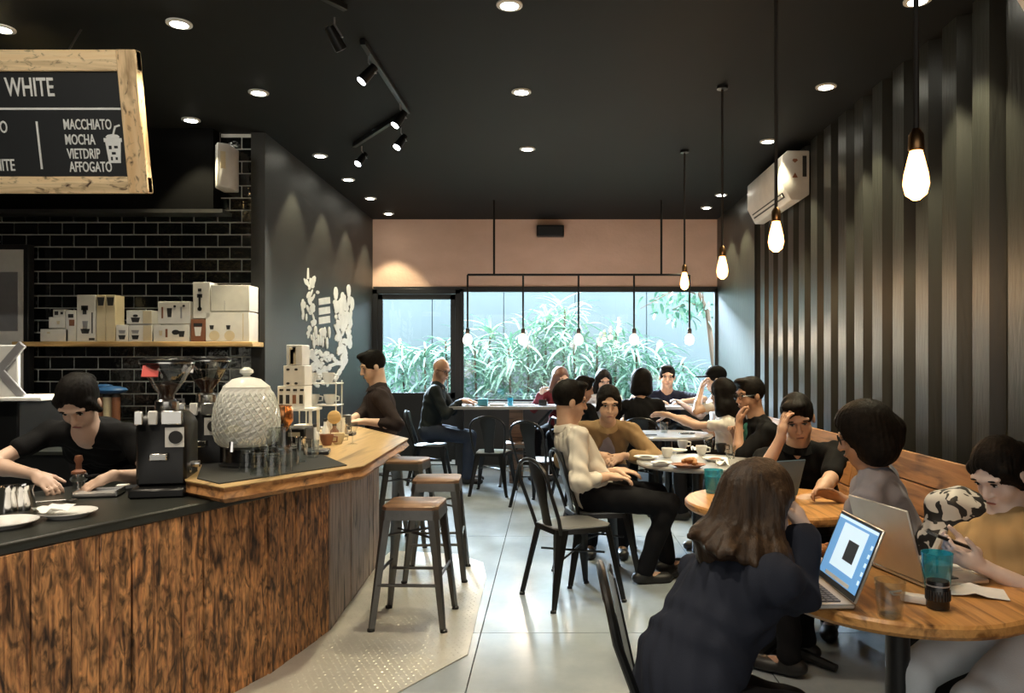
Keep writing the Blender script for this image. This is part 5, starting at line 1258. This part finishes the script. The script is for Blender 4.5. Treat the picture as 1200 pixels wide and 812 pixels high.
    if c < .0125:
        for q in (1, -1):
            B.ell(H(q*.031, .088, .012), (.018*s, .014*s, .011*s), fr_h, .012, '-'); B.ell(H(q*.077, -.008, -.008), (.010*s, .02*s, .031*s), fr_h, .008)
            B.cap(H(q*.048, .072, .034), H(q*.012, .084, .032), .010*s, .010*s, .012)
        B.cap(H(0, .082, .018), H(0, .103, -.026), .008*s, .0125*s, .012); B.ell(H(.013, .092, -.03), (.008*s, .009*s, .007*s), fr_h, .006); B.ell(H(-.013, .092, -.03), (.008*s, .009*s, .007*s), fr_h, .006)
        B.ell(H(0, .085, -.060), (.023*s, .011*s, .011*s), fr_h, .01)
    nk = (.05 if fem else .058)*s
    B.cap(neckb-tu*.03*s-tf*.01*s, H(0, -.022, -.06), nk*1.05, nk*.95, .03)
    B.cap(S[1], S[-1], .040*s, .040*s, .03); B.cap(P, waist, .075*s, .07*s, .05); B.cap(waist, chest, .07*s, .08*s, .05); B.cap(chest, neckb, .09*s, .05*s, .05)
    for q in (1, -1):
        ar = .90 if fem else 1.0
        B.cap(S[q], E[q], .043*s*ar, .035*s*ar, .02); B.cap(E[q], E[q]+(W[q]-E[q])*.35, .037*s*ar, .038*s*ar, .015); B.cap(E[q]+(W[q]-E[q])*.35, W[q], .038*s*ar, .025*s*ar, .015)
        hh = (hand_r if q == 1 else hand_l) or {}
        d = nrm(hh.get('d', W[q]-E[q])); n = np.array(hh.get('n', (0, 0, -1)), float); n = nrm(n-(n @ d)*d); x = nrm(np.cross(d, n)); curl = hh.get('curl', .5)
        # palm: d along fingers, n palm side, x across (thumb side chosen by thumb)
        ts = hh.get('thumb', q); k_ = s*(.92 if fem else 1.0)
        pc = W[q]+d*.05*k_
        B.cap(W[q], pc, .023*k_, .026*k_, .015); B.ell(pc+d*.005*k_, (.040*k_, .046*k_, .017*k_), (x, d, n), .012)
        for i, (xo, L_) in enumerate(((.030, .072), (.011, .082), (-.009, .077), (-.028, .060))):
            p0 = W[q]+d*.088*k_+x*ts*xo*k_; dd = nrm(d+x*ts*(.05-.035*i)); rr = .0092*k_
            for j, fr_ in enumerate((.44, .32, .24)):
                a_ = curl*(.55+.35*j)*(1+.12*i); nn_ = nrm(np.cross(np.cross(dd, n), dd)) if False else nrm(n-(n @ dd)*dd)
                dd = nrm(dd*math.cos(a_)+nn_*math.sin(a_)); p1 = p0+dd*L_*fr_*k_
                B.cap(p0, p1, rr, rr*.92, .005); p0 = p1; rr *= .92
        p0 = W[q]+d*.025*k_+x*ts*.026*k_; dd = nrm(d*.75+x*ts*.65+n*.25)
        p1 = p0+dd*.045*k_; B.cap(p0, p1, .0125*k_, .0115*k_, .012); dd = nrm(dd*.8+d*.5+n*.2); p2 = p1+dd*.03*k_; B.cap(p1, p2, .0105*k_, .0095*k_, .005); B.cap(p2, p2+dd*.02*k_, .0095*k_, .0085*k_, .004)
        B.cap(Hp[q], K[q], .07*s, .05*s, .03); B.cap(K[q], K[q]+(An[q]-K[q])*.3, .046*s, .052*s, .02); B.cap(K[q]+(An[q]-K[q])*.3, An[q], .052*s, .034*s, .02)
        fd = nrm(V(*(An[q]-K[q])[:2], 0)*.4+V(f[0], f[1], 0)*.6) if True else f
        fd = nrm(V(f[0], f[1], 0)) if abs((An[q]-K[q])[2]) < .2*s else nrm(V(f[0], f[1], 0))
        B.cap(An[q]-up*.04*s, An[q]+fd*.13*s-up*.05*s, .034*s, .026*s, .02)
    me = B.mesh('body', sk, org); link('body', me, root)
    # ---- face details
    def fe(nm, c_, r_, m_, n=10): 
        rot = Matrix([list(hrv), list(hf), list(hu)]).transposed()
        return MB().ell(Vector(c_-org), [k*s for k in r_], n, 6, rot).build(nm, m_, root)
    for q in (1, -1):
        fe('eye', H(q*.031, .076, .010), (.0135, .006, .0062), EYE_W); fe('iris', H(q*.031, .0805, .0105), (.0058, .003, .0056), EYE_D, 8)
        fe('eyelid', H(q*.031, .0795, .0165), (.0155, .0045, .0026), EYE_D, 8)
        fe('eyebrow', H(q*.031, .0865, .0345), (.0185, .0045, .0036), HAIR, 8)
    fe('mouth', H(0, .0945, -.060), (.021, .005, .0045), lip or LIP_D)
    # ---- trousers
    T = Field(lo, hi, c); tr_ = loose
    T.ell(P+up*.0, (.165*s, .125*s, .13*s), (r, f, up), .03)
    for q in (1, -1):
        T.cap(Hp[q], K[q], .092*s, .066*s, .035); kf = min(1, trouser_to-1)
        if trouser_to > 1: T.cap(K[q], K[q]+(An[q]-K[q])*kf, .064*s, (.058-.006*kf)*s, .02)
    T.wrinkle(wrinkle, 36, P[0]*3)
    me = T.mesh('trousers', legs_m, org); link('trousers', me, root)
    for q in (1, -1):
        fd = nrm(V(f[0], f[1], 0)); a = An[q]; fs = np.cross(fd, up)
        Sh = Field(a-.3*s, a+.3*s, min(c, .009)); base_ = V(a[0], a[1], a[2]-.055*s)
        Sh.ell(base_-fd*.03*s+up*.012*s, (.038*s, .05*s, .036*s), (fs, fd, up), .02); Sh.cap(base_, base_+fd*.14*s, .036*s, .030*s, .03); Sh.ell(base_+fd*.10*s+up*.0, (.043*s, .07*s, .030*s), (fs, fd, up), .02); Sh.cap(base_+up*.03*s, a+up*.015*s, .042*s, .041*s, .02)
        Sh.ell(base_-up*.13*s, (.5, .5, .105*s), (fs, fd, up), .004, '-')
        link('shoe', Sh.mesh('shoe', shoe_m or shoes, org), root)
    # ---- upper garment
    def garment(nm, m_, grow, slv, hem_, wr, open_front=False):
        G = Field(lo, hi, c); gw = grow
        ch_w = (.150 if fem else .172)*s; 
        G.ell(chest-tu*.01*s, (ch_w+gw, (.108 if fem else .115)*s+gw, .17*s), fr_t, .05); G.ell(waist, ((.135 if fem else .150)*s+gw, .110*s+gw, .15*s), fr_t, .06)
        G.ell(P+up*.02*s, (.162*s+gw, .125*s+gw, hem_*s+.02), (r, f, up), .06)
        if fem: 
            for q in (1, -1): G.ell(chest+rt*q*.065*s+tf*.075*s-tu*.0*s, (.06*s+gw, .05*s+gw, .06*s), fr_t, .03)
        G.cap(S[1], S[-1], .052*s+gw*.7, .052*s+gw*.7, .03)
        for q in (1, -1): G.cap(neckb-tu*.03*s-tf*.012*s, S[q]*.8+sc*.2+tu*.0*s, .048*s+gw, .046*s+gw*.6, .04)
        for q in (1, -1):
            e1 = S[q]+(E[q]-S[q])*min(1, slv); G.cap(S[q], e1, (.050 if fem else .056)*s+gw, (.043 if fem else .047)*s+gw, .03)
            if slv > 1:
                e2 = E[q]+(W[q]-E[q])*(slv-1); G.cap(E[q], e2, (.043 if fem else .047)*s+gw, (.043-.010*(slv-1))*s+gw, .018)
        # neck opening
        if collar: G.cap(neckb+tf*.075*s+tu*.02*s, neckb+tf*.125*s-tu*.085*s, .030*s, .012*s, .008, '-')
        G.cap(neckb+tu*.072*s, H(0, -.02, -.02), nk*1.06, nk*1.35, .01, '-')
        if open_front:
            a_ = neckb+tf*.13*s+tu*.02*s; b_ = waist+tf*.17*s-tu*.05*s
            G.cap(a_, b_, .062*s, .055*s, .012, '-')
        G.wrinkle(wr*1.5, 52, P[1]*2)
        return link(nm, G.mesh(nm, m_, org), root)
    if inner is not None:
        garment('undershirt', inner, .002, min(sleeve, .4), hem, wrinkle*.5)
        garment(top_name, top, .014, sleeve, hem, wrinkle, True)
    else: garment(top_name, top, .004*loose, sleeve, hem, wrinkle)
    if collar:
        ax = nrm(H(0, -.03, -.07)-neckb); c0 = neckb+tu*.01*s; u_ = nrm(np.cross(ax, tf)); v_ = nrm(np.cross(u_, ax)); rg_ = []
        for k in range(5):
            hgt, rr = ((-.012, 1.20), (.012, 1.16), (.024, 1.20), (.020, 1.28), (-.016, 1.48))[k]; ring = []
            for j in range(20):
                a = 2*PI*(j+.5)/20; dip = -.022*max(0, -math.cos(a)*(1 if (u_ @ u_) else 1))
                fw = (v_*math.cos(a)+u_*math.sin(a)) @ tf
                ring.append(Vector(c0+(v_*math.cos(a)+u_*math.sin(a))*nk*rr+ax*(hgt-.055*max(0, fw))*s-org))
            rg_.append(ring)
        MB().rings(rg_, cap=False).build('collar', top, root)
    # ---- hair and headgear
    hm = hair_m or HAIR; hlo, hhi = HC-.5*s, HC+.24*s
    for p in fall: hlo = np.minimum(hlo, np.array(p)-.1); hhi = np.maximum(hhi, np.array(p)+.1)
    if hair != 'bald':
        hc = min(c, .009); D = Field(hlo, hhi, hc)
        if hair in ('short', 'cap'):
            D.ell(H(0, -.014, .043), (.084*s, .103*s, .097*s), fr_h, .02)
            D.ell(H(0, .122, -.012), (.078*s, .075*s, .092*s), fr_h, .014, '-'); D.ell(H(0, .085, -.075), (.14*s, .085*s, .085*s), fr_h, .014, '-'); D.ell(H(0, .04, -.13), (.14*s, .16*s, .075*s), fr_h, .015, '-')
            if hair == 'short': D.ell(H(.015, .055, .108), (.062*s, .040*s, .026*s), fr_h, .02)
        else:
            big = {'long': .0, 'bob': .020, 'bun': -.002, 'tail': -.002}[hair]*s
            D.ell(H(0, -.016, .043), (.086*s+big, .106*s+big, .100*s+big*.6), fr_h, .02)
            if hair == 'bob':
                D.ell(H(0, -.035, -.03), (.106*s, .100*s, .105*s), fr_h, .04); D.ell(H(.05, -.04, -.07), (.062*s, .075*s, .062*s), fr_h, .03); D.ell(H(-.05, -.04, -.07), (.062*s, .075*s, .062*s), fr_h, .03)
            if hair == 'long':
                for q in (1, -1): D.cap(H(q*.07, -.005, .03), H(q*.088, -.005, -.13), .034*s, .042*s, .03)
                D.cap(H(0, -.07, .02), H(0, -.075, -.15), .07*s, .08*s, .04)
            if hair in ('bun', 'tail'):
                for q in (1, -1): D.cap(H(q*.066, .045, .055), H(q*.080, .012, -.035), .017*s, .014*s, .02)
            D.ell(H(0, .130, -.022), (.062*s, .09*s, .122*s), fr_h, .014, '-')
            if hair in ('bun', 'tail'):
                D.ell(H(0, .04, -.145), (.14*s, .16*s, .080*s), fr_h, .015, '-'); D.ell(H(0, -.115, .05 if hair == 'bun' else .02), (.042*s, .042*s, .042*s), fr_h, .012)
            st_ = [H(.06, -.05, -.10), H(-.06, -.05, -.10), H(0, -.085, -.10), H(.085, .0, -.10), H(-.085, .0, -.10)] if hair == 'long' else [H(0, -.12, 0)]
            for i, p in enumerate(fall):
                a_ = st_[i % len(st_)]; p = np.array(p, float); mid = (a_+p)/2
                D.cap(a_, mid, fall_r[0]*s, fall_r[1]*s, .03); D.cap(mid, p, fall_r[1]*s, fall_r[2]*s, .03)
        if c < .008: D.strands(HC, hu, .0016 if hair != 'short' else .0012)
        link('hair', D.mesh('hair', hm, org), root)
    if hair == 'cap':
        C_ = Field(HC-.25*s, HC+.25*s, min(c, .008))
        C_.ell(H(0, -.012, .055), (.092*s, .110*s, .092*s), fr_h, .02); C_.ell(H(0, 0, -.05), (.2*s, .2*s, .088*s), fr_h, .006, '-')
        C_.ell(H(0, .12, .040), (.075*s, .085*s, .010*s), fr_h, .01)
        link('baseball_cap', C_.mesh('baseball_cap', hat_m, org), root)
    if glasses:
        mb = MB()
        for q in (1, -1):
            ring = [Vector(H(q*.033+.022*math.cos(a), .098, .008+.018*math.sin(a))-org) for a in [2*PI*k/14 for k in range(15)]]
            mb.tube(ring, .0022*s, 6, cap=False); mb.tube([Vector(H(q*.055, .097, .012)-org), Vector(H(q*.08, .02, .012)-org), Vector(H(q*.082, -.02, 0)-org)], .002*s, 6)
        mb.tube([Vector(H(-.011, .099, .012)-org), Vector(H(.011, .099, .012)-org)], .002*s, 6)
        mb.build('eyeglasses', M['lens'], root)
    root['_j'] = 0; del root['_j']
    return root, dict(H=H, W=W, E=E, HC=HC, org=org, f=f, r=r)

CREAM = cloth_m('cream_linen', (.70, .65, .58)); TAN = cloth_m('tan_jacket', (.27, .175, .09)); NAVY = cloth_m('navy_blazer', (.024, .028, .042)); GREY = cloth_m('grey_jersey', (.27, .275, .33))
BEIGE = cloth_m('beige_knit', (.40, .27, .13)); JEANS_PALE = cloth_m('pale_denim', (.72, .78, .84)); RED = cloth_m('maroon_knit', (.16, .03, .04)); WHITE = cloth_m('white_cotton', (.72, .72, .72))
NAVYT = cloth_m('navy_tee', (.02, .024, .045)); BROWN = cloth_m('dark_brown_shirt', (.035, .026, .026)); GREEN = cloth_m('green_tee', (.06, .22, .16)); DARKJ = cloth_m('charcoal_jacket', (.02, .025, .026))
STRIPE = cloth_m('patterned_tee', (.35, .30, .33))
def A(px, py, Y): return np.array(at(px, py, Y))
PALE = (.74, .58, .50); MID = (.58, .37, .26); TANNED = (.44, .25, .16); LIGHT = (.66, .46, .35)

# barista bent over the counter
person('woman in a black T-shirt bent over the low bar counter, preparing coffee', (-2.30, 4.02, .88), -78, 46, s=1.0, fem=True, standing=True, head=A(93, 472, 3.50), look=(.10, -.72, -.75),
       hr=A(40, 556, 3.27), hl=A(133, 557, 3.30), er=(-1, .2, .1), el=(.5, .5, -.5), hand_r=dict(d=(.85, -.2, -.45), n=(.2, .3, -1), curl=.45), hand_l=dict(d=(-.75, -.35, -.35), n=(-.2, .3, -1), curl=.35),
       skin_c=LIGHT, hair='tail', hair_m=HAIR, cell=.006, sleeve=.5, lip=LIP)
_, J = bpy.data.objects[-1], None
# second barista beyond the left edge, only a hand in view
person('person in white behind the espresso machine, only a hand in view at the left edge', (-4.42, 5.30, .90), -20, 8, standing=True, hr=A(-8, 400, 4.92), er=(-1, 0, -.4), hand_r=dict(d=(1, 0, .35), n=(0, 0, -1), curl=.8), top=WHITE, sleeve=.6, skin_c=LIGHT, cell=.009)
# man at the end of the bar
person('man in a dark shirt sitting at the far end of the bar, looking down', (-1.40, 6.32, .74), 196, 12, s=1.02, head=A(437, 430, 6.25), look=(-.86, -.42, -.32), hl=A(428, 494, 5.98), hr=A(410, 492, 5.98), hand_l=dict(d=(-1, -.2, 0), curl=.4), hand_r=dict(d=(-1, .2, 0), curl=.4),
       top=BROWN, collar=True, sleeve=1.45, skin_c=LIGHT, cell=.0065, feet=((-1.62, 6.3, .28), (-1.62, 6.1, .28)), hem=.13)
# bald man
person('bald man in a dark jacket seated at the window table', (-1.40, 8.98, .60), 2, 14, s=1.08, head=A(517, 434, 8.95), look=(.75, -.45, -.30), hr=A(540, 470, 8.85), hl=A(545, 469, 9.0), hand_r=dict(d=(1, 0, -.1), curl=.3), hand_l=dict(d=(1, -.2, -.1), curl=.3),
       top=DARKJ, collar=True, top_name='jacket', sleeve=1.9, hair='bald', legs_m=DENIM, skin_c=TANNED, cell=.009, glasses=True)
# white-shirted man
person('man in a cream shirt leaning back on a chair in the aisle', (.27, 5.02, .545), 12, -8, s=1.08, head=A(668, 471, 5.03), look=(.93, .26, -.12), hr=A(712, 558, 4.86), hl=A(722, 552, 5.1), hand_r=dict(d=(1, .1, -.1), curl=.35), hand_l=dict(d=(1, -.3, 0), curl=.35),
       er=(-.5, -.8, -.5), top=CREAM, collar=True, sleeve=1.55, skin_c=MID, cell=.0062, wrinkle=.0028, loose=1.5, hem=.14, feet=((.60, 4.88, .085), (.78, 5.15, .085)), knees=((1, -.1, .8), (1, .1, .8)))
# tan jacket woman
person('woman in a tan jacket leaning forward with clasped hands, facing the viewer', (.42, 6.02, .545), -92, 26, s=1.05, fem=True, head=A(713, 474, 5.62), look=(.05, -.96, -.22), hr=A(700, 532, 5.52), hl=A(731, 534, 5.50), hand_r=dict(d=(.8, -.3, -.4), n=(.5, .3, -.8), curl=.5), hand_l=dict(d=(-.8, -.4, -.3), n=(-.4, .3, -.8), curl=.5),
       top=TAN, collar=True, top_name='jacket', sleeve=1.7, inner=STRIPE, skin_c=MID, hair='bun', cell=.0065, er=(-1, .1, -.3), el=(1, .1, -.3), lip=LIP)
# far people
person('person in a maroon sweater with auburn hair behind the window table', (.12, 9.62, .56), -115, 15, s=1.08, fem=True, head=A(657, 444, 9.4), look=(.5, -.85, -.3), hr=A(634, 461, 9.15), hl=A(668, 465, 9.2), top=RED, top_name='sweater', sleeve=1.9, hair='long', hair_m=HAIR_R, skin_c=MID, cell=.0105)
person('dark-haired man in a black shirt in profile, behind the seated pair', (.30, 7.9, .55), 25, 10, s=1.02, head=A(684, 456, 7.95), look=(.9, .2, -.2), top=TEE_BLACK, skin_c=TANNED, cell=.0095)
person('dark-haired person in a pale top facing us, behind the woman in the tan jacket', (.66, 9.62, .56), -85, 12, s=1.04, fem=True, head=A(707, 446, 9.42), look=(.2, -.9, -.35), top=WHITE, sleeve=1.0, hair='long', skin_c=MID, cell=.0105)
person('person in black with a short bob seen from behind, before the navy tee man', (.96, 8.02, .555), 82, 12, s=1.06, fem=True, head=A(752, 449, 8.08), look=(.2, .95, -.1), hl=(.8, 8.4, .93), hr=(1.12, 8.4, .93), top=TEE_BLACK, sleeve=1.6, hair='bob', skin_c=MID, cell=.009)
person('man in a navy tee facing us across the window table', (1.43, 9.64, .56), -92, 22, s=1.16, head=A(782, 442, 9.42), look=(-.1, -.97, -.1), hr=A(765, 470, 9.05), hl=A(806, 470, 9.05), hand_r=dict(d=(1, -.2, 0), curl=.3), hand_l=dict(d=(-1, -.2, 0), curl=.3), er=(-1, 0, 0), el=(1, 0, 0), top=NAVYT, sleeve=.6, skin_c=MID, cell=.009)
person('person in a black cap and white tee resting chin on hand, by the lit wall', (1.86, 8.32, .56), 178, 14, s=1.06, head=A(838, 445, 8.3), look=(-.92, .1, -.05), hl=A(822, 456, 8.2), el=(-.4, -.5, -1), hr=A(800, 474, 8.6), hand_l=dict(d=(.3, .0, 1), n=(1, 0, 0), curl=.8), top=WHITE, sleeve=.6, hair='cap', hat_m=TEE_BLACK, skin_c=LIGHT, cell=.0088)
person('woman with long black hair in a cream top reaching an arm over the table', (1.60, 6.85, .555), 168, 14, s=1.04, fem=True, head=A(846, 462, 6.78), look=(-.75, .6, -.15), hl=A(783, 486, 6.85), hr=A(808, 492, 7.2), el=(0, -.3, -1), hand_l=dict(d=(-1, .1, .05), n=(0, -.6, -.6), curl=.2), top=CREAM, top_name='blouse', sleeve=.5, hair='long', skin_c=MID, cell=.008,
       fall=(A(858, 488, 6.75), A(842, 486, 6.7), A(852, 492, 6.8)), hem=.13)
person('man with glasses and a black shirt holding his chin, on the bench', (1.60, 5.72, .555), 188, 12, s=1.04, head=A(879, 464, 5.62), look=(-.93, -.30, -.12), hl=A(866, 497, 5.5), el=(0, -.4, -1), hr=A(862, 510, 5.75), hand_l=dict(d=(.15, .1, 1), n=(1, 0, 0), curl=.9), top=TEE_BLACK, top_name='overshirt', inner=GREEN, sleeve=.9, skin_c=TANNED, cell=.0072, glasses=True, hem=.15)
person('man in a black polo resting his cheek on his hand, facing us from the bench', (1.50, 4.42, .555), -112, 14, s=1.05, head=A(935, 491, 4.22), look=(-.22, -.86, -.42), hr=A(915, 514, 4.1), er=(-.6, -.3, -1), hl=A(948, 597, 3.66), el=(1, -.3, -.6), hand_r=dict(d=(.2, .1, 1), n=(1, .2, -.1), curl=.3), hand_l=dict(d=(-1, -.15, -.03), curl=.25),
       top=TEE_BLACK, collar=True, top_name='polo_shirt', sleeve=.8, skin_c=MID, cell=.006, roll=-8)
person('woman in a grey tee with a big black bob, back to us', (1.47, 3.30, .555), 146, 8, s=1.02, fem=True, head=A(1012, 511, 3.30), look=(-.93, .25, -.28), hr=A(982, 582, 3.62), hl=A(990, 655, 3.42), er=(.5, .3, -1), el=(-.2, -.3, -1), hand_r=dict(d=(-.9, 0, .25), n=(-.2, -.5, -.6), curl=.6),
       top=GREY, top_name='tee', sleeve=.55, hair='bob', skin_c=TANNED, cell=.006, glasses=True, hem=.17, wrinkle=.003, fall=(A(1040, 528, 3.26),))
person('woman in a navy blazer with long brown hair, back to us at the nearest table', (.35, 1.98, .53), 20, 26, s=.96, fem=True, head=A(890, 594, 2.15), look=(.90, .34, -.36), hr=(.70, 2.12, .95), er=dict(at=(.665, 2.05, .785), k=.72), hl=(.80, 2.42, .77), el=(-.5, .5, -.6), hand_r=dict(d=(-.3, .35, .8), n=(-.7, .3, -.2), curl=.7), hand_l=dict(d=(1, 0, -.1), curl=.3),
       top=NAVY, collar=True, top_name='blazer', sleeve=1.88, hair='long', hair_m=HAIR_B, skin_c=PALE, cell=.0055, wrinkle=.003, loose=3.0, hem=.17, fall=tuple(A(px, py, Y) for px, py, Y in ((868, 655, 1.98), (808, 628, 2.04), (842, 650, 1.97), (915, 668, 1.97), (822, 632, 2.10), (885, 662, 1.96), (830, 640, 2.0), (856, 648, 1.95), (926, 664, 2.02), (816, 622, 2.08))), fall_r=(.042, .030, .010), feet=((.92, 2.02, .085), (.90, 2.30, .085)))
person('woman in a beige top and pale jeans looking down at her phone', (1.46, 2.42, .54), 205, 4, s=.92, fem=True, head=A(1172, 556, 2.56), look=(-.80, -.35, -.55), hl=A(1152, 664, 2.30), hr=A(1142, 648, 2.44), el=(.5, -.7, -1), er=(-.3, .3, -1), hand_l=dict(d=(-1, .1, .38), n=(0, .7, .7), curl=.5), hand_r=dict(d=(-1, -.1, .25), n=(0, -.7, .7), curl=.5),
       top=BEIGE, top_name='knit_top', sleeve=.5, legs_m=JEANS_PALE, trouser_to=1.55, hair='tail', skin_c=PALE, cell=.0055, lip=LIP, feet=((1.04, 2.24, .10), (1.10, 2.02, .10)), loose=2.0)
# small held or worn things
def on_pt(name, label, cat, p, parts, rz=0):
    t = thing(name, label, cat, tuple(p), rz)
    for nm, mb, m in parts: mb.build(nm, M[m], t)
p = A(1116, 634, 2.34); on_pt('phone', 'phone held by the woman in the beige top', 'phone', p, [('phone_body', MB().box((0, 0, 0), (.13, .068, .009), Matrix.Rotation(.35, 3, 'Y')), 'lens')])
p = A(972, 576, 3.62); on_pt('snack', 'pale snack held by the woman in the grey tee', 'food', p, [('piece', MB().ell((0, 0, 0), (.03, .018, .01), 10, 5), 'cream_box')])
# bag on the bench
bp_ = at(1130, 628, 3.05); bg_ = thing('patterned_bag', 'black and white patterned bag on the bench beside the beige top woman', 'bag', (bp_.x, bp_.y, .452))
FB = Field(V(-.3, -.3, -.1), V(.3, .3, .55), .007); I3 = (V(1, 0, 0), V(0, 1, 0), V(0, 0, 1))
FB.ell(V(0, 0, .2), (.18, .14, .24), I3, .03); FB.ell(V(.10, .02, .16), (.14, .12, .18), I3, .05); FB.ell(V(-.03, 0, .36), (.12, .10, .10), I3, .04); FB.ell(V(0, 0, -.2), (.5, .5, .205), I3, .01, '-'); FB.wrinkle(.006, 26, 2)
mbag, nt, b = base('patterned_nylon'); n = nn(nt, 'ShaderNodeTexNoise'); n.inputs['Scale'].default_value = 1; n.inputs['Detail'].default_value = 1.5; n.inputs['Distortion'].default_value = 1.2
nt.links.new(coords(nt, (13, 13, 15)), n.inputs[0]); r_ = ramp(nt, [(.50, (.014, .014, .015)), (.515, (.60, .59, .57))]); nt.links.new(n.outputs[0], r_.inputs[0]); nt.links.new(r_.outputs[0], b.inputs['Base Color']); b.inputs['Roughness'].default_value = .5
link('bag_body', FB.mesh('bag_body', mbag, V(0, 0, 0)), bg_)
MB().tube([(-.12, -.08, .30), (-.17, -.1, .22), (-.18, -.1, .10), (-.13, -.1, .03)], .014, 8).build('strap', M['white_paint'], bg_)
